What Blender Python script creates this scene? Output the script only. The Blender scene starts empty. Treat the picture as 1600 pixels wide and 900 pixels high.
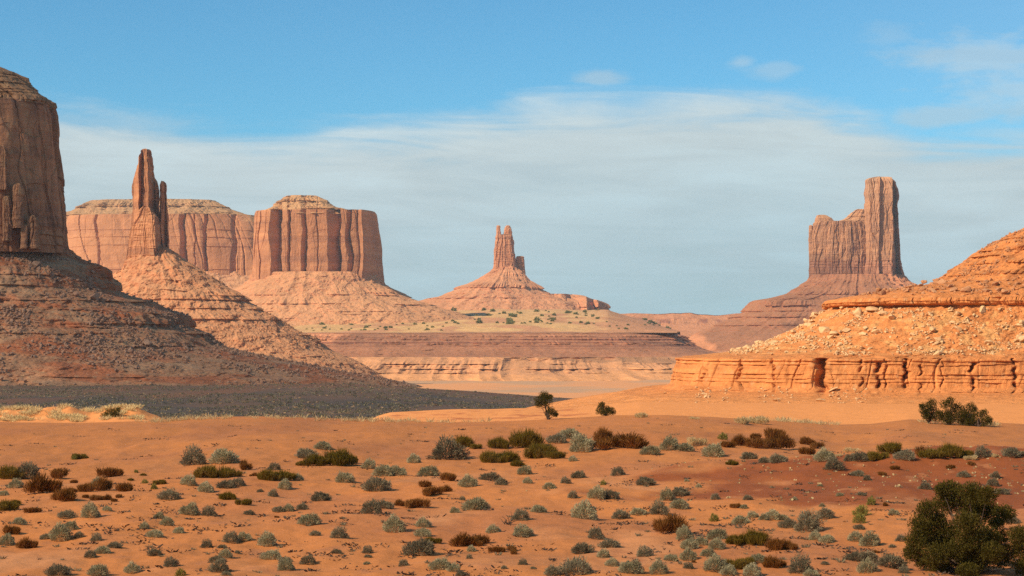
import bpy, math, random
import numpy as np
from mathutils import Vector, Euler, Matrix

random.seed(7)
RNG = np.random.default_rng(11)
SC = bpy.context.scene
COL = SC.collection

# ------------------------------------------------------------------ camera, world, sun, exposure
F = 2986.0          # focal length in pixels of the 1600 wide photograph
EYE = 10.0          # eye height above the nearest sand
HOR = 540.0         # row of the horizon
cam = bpy.data.cameras.new('camera')
cam.sensor_width = 36.0
cam.lens = F / 1600 * 36.0
cam.shift_y = 90 / 1600
cam.clip_start = 0.5
cam.clip_end = 100000
cam_o = bpy.data.objects.new('camera', cam)
cam_o.location = (0, 0, EYE)
cam_o.rotation_euler = (math.radians(90), 0, 0)
COL.objects.link(cam_o)
SC.camera = cam_o

SUN_AZ = 58.0       # degrees to the left of straight behind the camera
SUN_EL = 36.0
SUND = Vector((-math.sin(math.radians(SUN_AZ)) * math.cos(math.radians(SUN_EL)),
               -math.cos(math.radians(SUN_AZ)) * math.cos(math.radians(SUN_EL)),
               math.sin(math.radians(SUN_EL))))
sl = bpy.data.lights.new('sun', 'SUN')
sl.energy = 4.8
sl.angle = math.radians(0.5)
sl.color = (1.0, 0.86, 0.66)
sun_o = bpy.data.objects.new('sun', sl)
sun_o.rotation_euler = SUND.to_track_quat('Z', 'Y').to_euler()
COL.objects.link(sun_o)
SC.view_settings.view_transform = 'Standard'
SC.view_settings.look = 'None'
SC.view_settings.exposure = 0.42
SC.view_settings.gamma = 1.0
SC.view_settings.use_curve_mapping = False
SC.cycles.max_bounces = 5
SC.cycles.diffuse_bounces = 2
SC.cycles.volume_bounces = 0
SC.cycles.transparent_max_bounces = 12
SC.cycles.use_denoising = False


class NT:
    """short hand for building node trees"""
    def __init__(s, tree):
        s.t = tree
        tree.nodes.clear()

    def n(s, kind, **kw):
        nd = s.t.nodes.new(kind)
        for k, v in kw.items():
            setattr(nd, k, v)
        return nd

    def put(s, sock, v):
        if hasattr(v, 'is_linked') or isinstance(v, bpy.types.NodeSocket):
            s.t.links.new(v, sock)
        elif v is not None:
            sock.default_value = v

    def m(s, op, a, b=None, c=None, clamp=False):
        nd = s.n('ShaderNodeMath', operation=op, use_clamp=clamp)
        for i, v in enumerate((a, b, c)):
            if v is not None:
                s.put(nd.inputs[i], v)
        return nd.outputs[0]

    def mix(s, f, a, b, blend='MIX'):
        nd = s.n('ShaderNodeMix', data_type='RGBA', blend_type=blend)
        s.put(nd.inputs[0], f)
        s.put(nd.inputs[6], a if not isinstance(a, tuple) else (*a[:3], 1))
        s.put(nd.inputs[7], b if not isinstance(b, tuple) else (*b[:3], 1))
        return nd.outputs[2]

    def ramp(s, f, stops, interp='LINEAR'):
        nd = s.n('ShaderNodeValToRGB')
        nd.color_ramp.interpolation = interp
        el = nd.color_ramp.elements
        while len(el) > 1:
            el.remove(el[0])
        el[0].position = stops[0][0]
        v = stops[0][1]
        el[0].color = (v, v, v, 1) if not isinstance(v, tuple) else (*v[:3], 1)
        for p, v in stops[1:]:
            e = el.new(p)
            e.color = (v, v, v, 1) if not isinstance(v, tuple) else (*v[:3], 1)
        s.put(nd.inputs[0], f)
        return nd.outputs[0]

    def noise(s, vec, scale, detail=4, rough=0.55, dist=0.0):
        nd = s.n('ShaderNodeTexNoise')
        s.put(nd.inputs['Vector'], vec)
        nd.inputs['Scale'].default_value = scale
        nd.inputs['Detail'].default_value = detail
        nd.inputs['Roughness'].default_value = rough
        nd.inputs['Distortion'].default_value = dist
        return nd.outputs[0]

    def scale(s, vec, xyz):
        nd = s.n('ShaderNodeVectorMath', operation='MULTIPLY')
        s.put(nd.inputs[0], vec)
        nd.inputs[1].default_value = xyz
        return nd.outputs[0]

    def sstep(s, v, a, b):
        nd = s.n('ShaderNodeMapRange', interpolation_type='SMOOTHSTEP')
        s.put(nd.inputs[0], v)
        nd.inputs[1].default_value = a
        nd.inputs[2].default_value = b
        return nd.outputs[0]


def build_world():
    w = bpy.data.worlds.new('World')
    SC.world = w
    w.use_nodes = True
    N = NT(w.node_tree)
    out = N.n('ShaderNodeOutputWorld')
    bg = N.n('ShaderNodeBackground')
    bg.inputs[1].default_value = 0.09
    sky = N.n('ShaderNodeTexSky', sky_type='NISHITA')
    sky.sun_disc = False
    sky.sun_elevation = math.radians(SUN_EL)
    sky.sun_rotation = math.radians(180 + SUN_AZ)
    sky.altitude = 1600
    sky.dust_density = 0.4
    sky.ozone_density = 1.6
    tc = N.n('ShaderNodeTexCoord')
    sp = N.n('ShaderNodeSeparateXYZ')
    N.put(sp.inputs[0], tc.outputs['Generated'])
    x, y, z = sp.outputs
    az = N.m('ARCTAN2', x, y)                                   # radians, 0 ahead
    hyp = N.m('SQRT', N.m('ADD', N.m('MULTIPLY', x, x), N.m('MULTIPLY', y, y)))
    el = N.m('DIVIDE', z, N.m('MAXIMUM', hyp, 0.02))            # tangent of the elevation
    uv = N.n('ShaderNodeCombineXYZ')
    N.put(uv.inputs[0], az)
    N.put(uv.inputs[1], N.m('MULTIPLY', el, 4.0))
    uvo = uv.outputs[0]
    uv2 = N.n('ShaderNodeCombineXYZ')
    N.put(uv2.inputs[0], az)
    N.put(uv2.inputs[1], N.m('MULTIPLY', el, 2.0))
    # height of the cloud bank's upper edge against azimuth
    edge = [(-400, 150), (60, 182), (150, 186), (230, 192), (300, 204), (400, 216), (500, 212), (600, 200), (680, 190), (760, 182), (840, 172), (900, 164),
            (1000, 157), (1100, 151), (1210, 152), (1270, 160), (1310, 178), (1380, 192), (1450, 200), (1600, 204), (2000, 190)]
    A0 = math.atan(-1200 / F)
    A1 = math.atan(1200 / F)
    f = N.m('DIVIDE', N.m('SUBTRACT', az, A0), A1 - A0)
    st = [((math.atan((p - 800) / F) - A0) / (A1 - A0), (HOR - q) / F * 4) for p, q in edge]
    ed = N.m('DIVIDE', N.ramp(f, st), 4.0)
    n1 = N.noise(uvo, 9.0, 7, 0.6, 0.6)
    n2 = N.noise(uv2.outputs[0], 30.0, 6, 0.62, 0.3)
    uv3 = N.n('ShaderNodeCombineXYZ')
    N.put(uv3.inputs[0], az)
    N.put(uv3.inputs[1], N.m('MULTIPLY', N.m('ADD', el, N.m('MULTIPLY', az, 0.03)), 9.0))
    n4 = N.noise(uv3.outputs[0], 7.0, 8, 0.62, 0.9)
    d = N.m('SUBTRACT', ed, el)                                  # below the edge: positive
    d = N.m('ADD', d, N.m('MULTIPLY', N.m('SUBTRACT', n1, 0.5), 0.030))
    d = N.m('ADD', d, N.m('MULTIPLY', N.m('SUBTRACT', n2, 0.5), 0.010))
    d = N.m('ADD', d, N.m('MULTIPLY', N.m('SUBTRACT', n4, 0.5), 0.045))
    bank = N.sstep(d, -0.012, 0.019)
    bank = N.m('MULTIPLY', bank, N.m('ADD', 0.80, N.m('MULTIPLY', n4, 0.4), clamp=True))
    # lone wisps
    def wisp(px, py, rx, ry, k):
        a = N.m('DIVIDE', N.m('SUBTRACT', az, math.atan((px - 800) / F)), rx / F)
        b = N.m('DIVIDE', N.m('SUBTRACT', el, (HOR - py) / F), ry / F)
        r = N.m('SQRT', N.m('ADD', N.m('MULTIPLY', a, a), N.m('MULTIPLY', b, b)))
        r = N.m('ADD', r, N.m('ADD', N.m('MULTIPLY', N.m('SUBTRACT', n2, 0.5), 2.2), N.m('MULTIPLY', N.m('SUBTRACT', n4, 0.5), 1.8)))
        return N.m('MULTIPLY', N.sstep(r, 1.15, 0.1), k)
    ws = wisp(935, 123, 50, 16, 0.42)
    for a in ((1160, 100, 26, 11, 0.35), (1208, 112, 48, 15, 0.3), (1535, 100, 170, 56, 0.52), (1590, 150, 140, 64, 0.52), (1480, 190, 110, 18, 0.5),
              (190, 200, 150, 20, 0.35), (1390, 65, 60, 26, 0.22)):
        ws = N.m('MAXIMUM', ws, wisp(*a))
    veil = N.m('MULTIPLY', N.sstep(az, 0.10, 0.30), 0.10)
    mask = N.m('MAXIMUM', bank, ws)
    mask = N.m('MAXIMUM', mask, veil)
    # cloud colour: whiter along its top edge, blue grey lower down, streaky
    body = N.ramp(N.m('DIVIDE', d, 0.11), [(0.0, (5.1, 5.95, 6.2)), (0.22, (4.9, 5.9, 6.2)), (0.6, (4.4, 5.8, 6.3)), (1.0, (3.8, 5.5, 6.1))])
    streak = N.m('ADD', 0.96, N.m('ADD', N.m('MULTIPLY', N.m('SUBTRACT', n1, 0.5), 0.30), N.m('MULTIPLY', N.m('SUBTRACT', n4, 0.5), 0.42)))
    cs = N.n('ShaderNodeVectorMath', operation='SCALE')
    N.put(cs.inputs[0], body)
    N.put(cs.inputs['Scale'], streak)
    tint = N.mix(1.0, sky.outputs[0], (0.45, 0.94, 1.08), 'MULTIPLY')
    hs = N.n('ShaderNodeHueSaturation')
    hs.inputs['Saturation'].default_value = 1.0
    hs.inputs['Value'].default_value = 1.0
    N.put(hs.inputs['Color'], tint)
    c = N.mix(mask, hs.outputs[0], cs.outputs[0])
    N.put(bg.inputs[0], c)
    N.put(out.inputs[0], bg.outputs[0])


build_world()

# ------------------------------------------------------------------ numpy noise
M32 = np.uint64(0xFFFFFFFF)


def ihash(*a, seed=0):
    h = np.full(np.shape(a[0]), (seed * 2654435761 + 97) & 0xFFFFFFFF, dtype=np.uint64)
    for v in a:
        h = (h ^ (np.asarray(v).astype(np.int64).astype(np.uint64) & M32)) & M32
        h = (h * np.uint64(0x9E3779B1)) & M32
        h ^= h >> np.uint64(15)
        h = (h * np.uint64(0x85EBCA77)) & M32
        h ^= h >> np.uint64(13)
    return h


def h01(*a, seed=0):
    return ihash(*a, seed=seed).astype(np.float64) / 4294967296.0


_PR = np.random.default_rng(3)
_PERM = _PR.permutation(1024).astype(np.int32)
_GRAD = _PR.normal(size=(1024, 3)).astype(np.float32)
_GRAD /= np.linalg.norm(_GRAD, axis=1, keepdims=True)


def perlin(x, y, z=0.0, seed=0):
    x, y, z = np.broadcast_arrays(np.asarray(x, np.float64), np.asarray(y, np.float64), np.asarray(z, np.float64))
    xf, yf, zf = np.floor(x), np.floor(y), np.floor(z)
    fx, fy, fz = (x - xf).astype(np.float32), (y - yf).astype(np.float32), (z - zf).astype(np.float32)
    xi, yi, zi = xf.astype(np.int64).astype(np.int32), yf.astype(np.int64).astype(np.int32), zf.astype(np.int64).astype(np.int32)
    u, v, w = (t * t * t * (t * (t * 6 - 15) + 10) for t in (fx, fy, fz))
    sd = int(_PERM[(seed * 131 + 7) & 1023])
    px0, px1 = _PERM[(xi + sd) & 1023], _PERM[(xi + 1 + sd) & 1023]
    flat = z.size == 1 or (z.strides == (0,) * z.ndim)
    def g(pxx, dx, dy, dz):
        h = _PERM[(_PERM[(pxx + yi + dy) & 1023] + zi + dz + seed) & 1023]
        G = _GRAD[h]
        return G[..., 0] * (fx - dx) + G[..., 1] * (fy - dy) + G[..., 2] * (fz - dz)
    l = lambda a, b, t: a + (b - a) * t
    lo = l(l(g(px0, 0, 0, 0), g(px1, 1, 0, 0), u), l(g(px0, 0, 1, 0), g(px1, 1, 1, 0), u), v)
    if flat and float(zf.flat[0]) == float(z.flat[0]):
        return lo * 1.35
    hi = l(l(g(px0, 0, 0, 1), g(px1, 1, 0, 1), u), l(g(px0, 0, 1, 1), g(px1, 1, 1, 1), u), v)
    return l(lo, hi, w) * 1.35


def fbm(x, y, z=0.0, oct=4, seed=0, gain=0.5):
    r, a = 0.0, 1.0
    for i in range(oct):
        r = r + a * perlin(x * 2.0 ** i, y * 2.0 ** i, z * 2.0 ** i, seed + i * 17)
        a *= gain
    return r


def ss(a, b, x):
    t = np.clip((np.asarray(x, float) - a) / (b - a), 0, 1)
    return t * t * (3 - 2 * t)


def lerp(a, b, t):
    return a + (b - a) * t


def mixc(c1, c2, t):
    t = np.clip(np.asarray(t), 0, 1)[..., None]
    return np.asarray(c1) * (1 - t) + np.asarray(c2) * t


# ------------------------------------------------------------------ object helpers
def link(o, parent=None):
    COL.objects.link(o)
    if parent is not None:
        o.parent = parent
    return o


def tag(o, label=None, cat=None, group=None, kind=None):
    if label:
        o['label'] = label
    if cat:
        o['category'] = cat
    if group:
        o['group'] = group
    if kind:
        o['kind'] = kind
    return o


def empty(name, loc, label, cat, group=None):
    o = bpy.data.objects.new(name, None)
    o.location = loc
    o.empty_display_size = 1
    link(o)
    return tag(o, label, cat, group)


def mesh_from(name, V, Fq, mat, col=None, smooth=False, tri=False):
    """V (n,3) array, Fq (m,4) or (m,3) int array"""
    me = bpy.data.meshes.new(name)
    k = Fq.shape[1]
    me.vertices.add(len(V))
    me.vertices.foreach_set('co', np.ascontiguousarray(V, dtype=np.float32).ravel())
    me.loops.add(Fq.size)
    me.loops.foreach_set('vertex_index', np.ascontiguousarray(Fq, dtype=np.int32).ravel())
    me.polygons.add(len(Fq))
    me.polygons.foreach_set('loop_start', np.arange(0, Fq.size, k, dtype=np.int32))
    me.polygons.foreach_set('loop_total', np.full(len(Fq), k, dtype=np.int32))
    me.polygons.foreach_set('use_smooth', np.full(len(Fq), smooth, dtype=bool))
    me.update(calc_edges=True)
    if col is not None:
        at = me.attributes.new('Col', 'FLOAT_COLOR', 'POINT')
        c4 = np.ones((len(V), 4), dtype=np.float32)
        c4[:, :3] = col
        at.data.foreach_set('color', c4.ravel())
    me.materials.append(mat)
    return me


def grid_faces(n, m, wrap=False):
    i = np.arange(n - 1)[:, None]
    mm = m if wrap else m - 1
    j = np.arange(mm)[None, :]
    j2 = (j + 1) % m
    a = i * m + j
    return np.stack([a, i * m + j2, (i + 1) * m + j2, (i + 1) * m + j], -1).reshape(-1, 4)


def add_mesh(name, me, parent=None, loc=None):
    o = bpy.data.objects.new(name, me)
    if loc is not None:
        o.location = loc
    return link(o, parent)


# ------------------------------------------------------------------ materials
def rock_mat(name, s, var=0.5, bump=0.6, rough=0.95, strata=0.0, speck=0.0):
    """colour attribute varied by noise; s = finest feature in metres"""
    m = bpy.data.materials.new(name)
    m.use_nodes = True
    N = NT(m.node_tree)
    out = N.n('ShaderNodeOutputMaterial')
    b = N.n('ShaderNodeBsdfPrincipled')
    b.inputs['Roughness'].default_value = rough
    b.inputs['Specular IOR Level'].default_value = 0.15
    at = N.n('ShaderNodeAttribute', attribute_name='Col')
    g = N.n('ShaderNodeNewGeometry')
    pos = g.outputs['Position']
    n1 = N.noise(pos, 0.12 / s, 6, 0.65)
    n2 = N.noise(pos, 0.5 / s, 3, 0.6)
    v = N.m('ADD', 1.0, N.m('MULTIPLY', N.m('SUBTRACT', n1, 0.5), var * 1.6))
    v = N.m('MULTIPLY', v, N.m('ADD', 1.0, N.m('MULTIPLY', N.m('SUBTRACT', n2, 0.5), var)))
    if strata:
        n3 = N.noise(N.scale(pos, (0.02 / s, 0.02 / s, 0.45 / s)), 1.0, 5, 0.7)
        v = N.m('MULTIPLY', v, N.m('ADD', 1.0, N.m('MULTIPLY', N.m('SUBTRACT', n3, 0.5), strata)))
    cs = N.n('ShaderNodeVectorMath', operation='SCALE')
    N.put(cs.inputs[0], at.outputs['Color'])
    N.put(cs.inputs['Scale'], v)
    col = cs.outputs[0]
    if speck:
        vo = N.n('ShaderNodeTexVoronoi', feature='F1')
        N.put(vo.inputs['Vector'], pos)
        vo.inputs['Scale'].default_value = 0.3 / s
        hue = N.m('MULTIPLY', N.sstep(vo.outputs['Distance'], 0.36, 0.22), speck)
        sp = N.n('ShaderNodeSeparateColor')
        N.put(sp.inputs[0], vo.outputs['Color'])
        sel = N.m('GREATER_THAN', sp.outputs[0], 0.62)
        col = N.mix(N.m('MULTIPLY', hue, sel), col, (0.50, 0.33, 0.19))
        sel2 = N.m('LESS_THAN', sp.outputs[0], 0.22)
        col = N.mix(N.m('MULTIPLY', hue, sel2), col, (0.09, 0.045, 0.03))
    col = N.mix(1.0, col, (1.03, 0.97, 0.84), 'MULTIPLY')
    N.put(b.inputs['Base Color'], col)
    bp = N.n('ShaderNodeBump')
    bp.inputs['Strength'].default_value = bump
    bp.inputs['Distance'].default_value = s * 1.6
    N.put(bp.inputs['Height'], N.noise(pos, 0.22 / s, 7, 0.68))
    N.put(b.inputs['Normal'], bp.outputs[0])
    N.put(out.inputs[0], b.outputs[0])
    return m


def leaf_mat(name, c1, c2, c3=None, transl=0.25):
    """foliage: colour varies from bush to bush and from clump to clump"""
    m = bpy.data.materials.new(name)
    m.use_nodes = True
    N = NT(m.node_tree)
    out = N.n('ShaderNodeOutputMaterial')
    oi = N.n('ShaderNodeObjectInfo')
    tc = N.n('ShaderNodeTexCoord')
    n = N.noise(tc.outputs['Object'], 3.5, 3, 0.6)
    f = N.m('ADD', N.m('MULTIPLY', oi.outputs['Random'], 0.45), N.m('MULTIPLY', N.sstep(n, 0.3, 0.7), 0.55))
    col = N.ramp(f, [(0.0, c1), (1.0, c2)] if c3 is None else [(0.0, c1), (0.55, c2), (1.0, c3)])
    d = N.n('ShaderNodeBsdfDiffuse')
    t = N.n('ShaderNodeBsdfTranslucent')
    N.put(d.inputs[0], col)
    N.put(t.inputs[0], col)
    mx = N.n('ShaderNodeMixShader')
    mx.inputs[0].default_value = transl
    N.put(mx.inputs[1], d.outputs[0])
    N.put(mx.inputs[2], t.outputs[0])
    N.put(out.inputs[0], mx.outputs[0])
    return m


MAT = {
    'far': rock_mat('far_sandstone', 5.0, 0.35, 0.5, strata=0.35),
    'mid': rock_mat('middle_sandstone', 2.2, 0.5, 0.7, strata=0.35, speck=0.25),
    'left': rock_mat('talus_sandstone', 1.3, 0.6, 0.8, strata=0.3, speck=0.45),
    'near': rock_mat('near_sandstone', 0.5, 0.6, 0.9, strata=0.3, speck=0.3),
    'sand': rock_mat('red_sand', 0.35, 0.22, 0.35),
    'stone': rock_mat('boulder_stone', 0.35, 0.4, 0.6),
    'sage': leaf_mat('sage_leaves', (0.25, 0.205, 0.105), (0.45, 0.37, 0.20), (0.62, 0.52, 0.30)),
    'dusk': leaf_mat('grey_brush_leaves', (0.165, 0.125, 0.07), (0.28, 0.22, 0.125), (0.42, 0.34, 0.20)),
    'olive': leaf_mat('olive_brush_leaves', (0.125, 0.084, 0.012), (0.20, 0.125, 0.02), (0.27, 0.165, 0.04)),
    'rust': leaf_mat('rusty_brush_leaves', (0.15, 0.061, 0.015), (0.25, 0.097, 0.022), (0.34, 0.16, 0.05)),
    'lime': leaf_mat('yellow_shrub_leaves', (0.21, 0.18, 0.04), (0.36, 0.30, 0.075)),
    'straw': leaf_mat('dry_grass_blades', (0.52, 0.36, 0.16), (0.78, 0.58, 0.29)),
    'juniper': leaf_mat('juniper_leaves', (0.055, 0.046, 0.009), (0.098, 0.075, 0.014), (0.15, 0.107, 0.025)),
    'farleaf': leaf_mat('far_shrub_leaves', (0.17, 0.17, 0.06), (0.30, 0.29, 0.12)),
    'wood': leaf_mat('dry_wood', (0.07, 0.045, 0.03), (0.15, 0.10, 0.07), transl=0.0),
}

# ------------------------------------------------------------------ ground
CREST = np.array([(-600, 664), (0, 661), (120, 663), (220, 660), (300, 654), (400, 652), (520, 655), (600, 657), (700, 661), (800, 658), (880, 653), (960, 648), (1040, 648),
                  (1120, 652), (1200, 657), (1300, 665), (1360, 664), (1420, 657), (1500, 660), (1600, 665), (2200, 664)], float)
PEDGE = np.array([(-600, 606), (330, 604), (450, 602), (500, 601), (560, 602), (640, 607), (700, 612), (800, 619), (930, 630), (1100, 640), (2600, 645)], float)
STRIP = np.array([(-600, 700), (570, 668), (590, 654), (610, 648), (660, 645), (730, 642), (800, 641.5), (880, 641), (930, 638), (960, 634), (1000, 630), (1100, 632), (2600, 640)], float)


def gz(X, Y):
    X = np.asarray(X, float)
    Y = np.asarray(Y, float)
    Ys = np.maximum(Y, 30.0)
    px = 800 + F * X / Ys
    YC = 252 + 8 * perlin(X / 60, 0.3, 0, 5)
    zc = EYE - (np.interp(px, CREST[:, 0], CREST[:, 1]) - HOR) * 252 / F
    base = zc * ss(120, 245, Y)
    # rolling dunes and hummocks
    near = 1 - ss(225, 262, Y)
    base = base + near * (0.8 * fbm(X / 34, Y / 46, 0, 3, 21) * ss(60, 110, Y) + 0.27 * fbm(X / 6.5, Y / 9, 0, 3, 31) + 0.085 * fbm(X / 1.4, Y / 2.0, 0, 2, 37))
    # red earth bank on the right
    bank = np.exp(-((X - 34) / 17.0) ** 2 - ((Y - 146) / 13.0) ** 2) * 2.2 + np.exp(-((X - 24) / 6.0) ** 2 - ((Y - 128) / 7.0) ** 2) * 0.5 + np.exp(-((X - 16) / 5.0) ** 2 - ((Y - 150) / 9.0) ** 2) * 0.5
    lip = 0.5 * fbm(X / 5, Y / 5, 0, 4, 41)
    base = base + bank * (1 + 0.35 * lip)
    # behind the crest
    fall = zc - 2.6 * ss(0, 45, Y - YC) - 7.5 * ss(60, 190, Y - YC)
    z = np.where(Y < YC, base, fall + base - zc * ss(120, 245, Y))
    stz = EYE - (np.interp(px, STRIP[:, 0], STRIP[:, 1]) + 1.6 * perlin(px / 75, 1.7, 0, 8) - HOR) * 345 / F
    bump = (ss(288, 342, Y) - ss(352, 420, Y))
    z = np.maximum(z, lerp(z, stz, bump))
    lb = (1 - ss(205, 300, px + 25 * perlin(px / 40, 9.1, 0, 2))) * np.exp(-((Y - 292) / 12) ** 2)
    z = z + lb * (2.9 + 1.0 * fbm(X / 5, Y / 8, 0, 3, 51))
    # grey plain and its far edge
    pe = EYE - (np.interp(px, PEDGE[:, 0], PEDGE[:, 1]) - HOR) * 900 / F
    pl = lerp(-10.8, pe, ss(480, 900, Y)) + 0.5 * fbm(X / 40, Y / 60, 0, 3, 61)
    pl = lerp(pl, -29.5 - 3.5 * ss(1500, 2300, Y), ss(905, 1350, Y))
    pl = pl + ss(1300, 1800, Y) * 1.2 * fbm(X / 130, Y / 130, 0, 3, 71)
    t = ss(430, 500, Y)
    return lerp(z, pl, t)


def ground_point(px, py):
    """where the ray through this picture position meets the sand"""
    a = (px - 800) / F
    b = (py - HOR) / F
    Yt = np.concatenate([np.linspace(60, 300, 900), np.linspace(301, 1200, 900)])
    zr = EYE - b * Yt
    d = zr - gz(a * Yt, Yt)
    k = np.argmax(d < 0)
    if d[k] >= 0:
        return None
    Y = Yt[k - 1] + (Yt[k] - Yt[k - 1]) * d[k - 1] / max(d[k - 1] - d[k], 1e-9) if k > 0 else Yt[0]
    return float(a * Y), float(Y), float(gz(a * Y, Y))


def build_ground():
    a = np.concatenate([np.linspace(-1.6, -0.34, 50)[:-1], np.linspace(-0.34, 0.34, 620), np.linspace(0.34, 1.6, 50)[1:]])
    inv = np.concatenate([np.linspace(1 / 62, 1 / 275, 330)])
    Yr = np.concatenate([[-260, -120, -40, 0, 20, 35, 48, 56], 1 / inv, np.linspace(277, 480, 110), np.geomspace(484, 2600, 130), np.geomspace(2700, 45000, 30)])
    A, Y = np.meshgrid(a, Yr)
    X = A * (np.maximum(Y, 0) + 60)
    Z = gz(X, Y)
    Z = np.where(Y > 2600, -33 - 0.0 * Y, Z)
    P = np.stack([X, Y, Z], -1)
    px = 800 + F * X / np.maximum(Y, 30)
    # zones of colour: sand, red earth, grey scree plain, pale valley floor
    sand = np.array((0.61, 0.222, 0.070))
    c = np.broadcast_to(sand, P.shape).copy()
    c = mixc(c, (0.52, 0.190, 0.07), ss(-0.1, 0.5, fbm(X / 20, Y / 30, 0, 3, 81)))
    c = mixc(c, (0.62, 0.26, 0.11), ss(0.1, 0.6, fbm(X / 11, Y / 16, 0, 4, 83)) * (1 - ss(120, 190, Y)))
    c = mixc(c, (0.50, 0.195, 0.075), 0.6 * ss(0.15, 0.6, fbm(X / 5, Y / 9, 0.5, 4, 86)))
    red = np.exp(-((X - 36) / 25.5) ** 4 - ((Y - 133 + 0.25 * (X - 30)) / 21.0) ** 4)
    c = mixc(c, (0.31, 0.088, 0.029), ss(0.3, 0.7, red + 0.5 * fbm(X / 7, Y / 11, 0, 4, 85)))
    c = mixc(c, (0.52, 0.20, 0.085), ss(0.35, 0.6, fbm(X / 2.2, Y / 4.0, 0, 3, 87)) * 0.7)
    c = mixc(c, (0.65, 0.265, 0.092), ss(262, 285, Y))
    eros = ss(0.0, 0.5, fbm(X / 4, Y / 7, 0, 4, 89)) * ss(285, 300, Y) * (1 - ss(340, 360, Y)) * (1 - ss(880, 960, px))
    c = mixc(c, (0.42, 0.14, 0.055), eros)
    grey = ss(425, 470, Y + 16 * fbm(X / 14, Y / 30, 0, 3, 91))
    sc = mixc((0.165, 0.118, 0.092), (0.27, 0.150, 0.095), ss(-0.2, 0.5, fbm(X / 60, Y / 110, 0, 4, 93) + 0.5 * ss(640, 860, Y)))
    sc = mixc(sc, (0.33, 0.15, 0.085), 0.8 * ss(0.1, 0.5, fbm(X / 45, Y / 160, 0.4, 4, 97) + 0.35 * ss(760, 930, Y)))
    c = mixc(c, sc, grey)
    fl = mixc((0.64, 0.30, 0.14), (0.48, 0.29, 0.18), ss(0.0, 0.4, fbm(X / 160, Y / 260, 0, 4, 95) + 0.2))
    c = mixc(c, fl, ss(930, 1080, Y))
    me = mesh_from('ground', P.reshape(-1, 3), grid_faces(*A.shape)[:, ::-1].copy() if False else grid_faces(*A.shape), MAT['sand'], c.reshape(-1, 3), smooth=True)
    o = add_mesh('ground', me)
    tag(o, kind='structure')


build_ground()

# ------------------------------------------------------------------ lofted rock masses
def superellipse(n, cols, front):
    t = np.linspace(0, 2 * np.pi, 4001)[:-1] + np.pi / 2           # start at the back
    ex = np.sign(np.cos(t)) * np.abs(np.cos(t)) ** (2 / n)
    ey = np.sign(np.sin(t)) * np.abs(np.sin(t)) ** (2 / n)
    w = np.hypot(np.diff(ex, append=ex[0]), np.diff(ey, append=ey[0])) * np.where(ey < 0.15, front, 1.0)
    s = np.concatenate([[0], np.cumsum(w)[:-1]]) / w.sum()
    q = np.arange(cols) / cols
    k = np.interp(q, s, np.arange(4000))
    return np.interp(k, np.arange(4000), ex), np.interp(k, np.arange(4000), ey)


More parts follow.
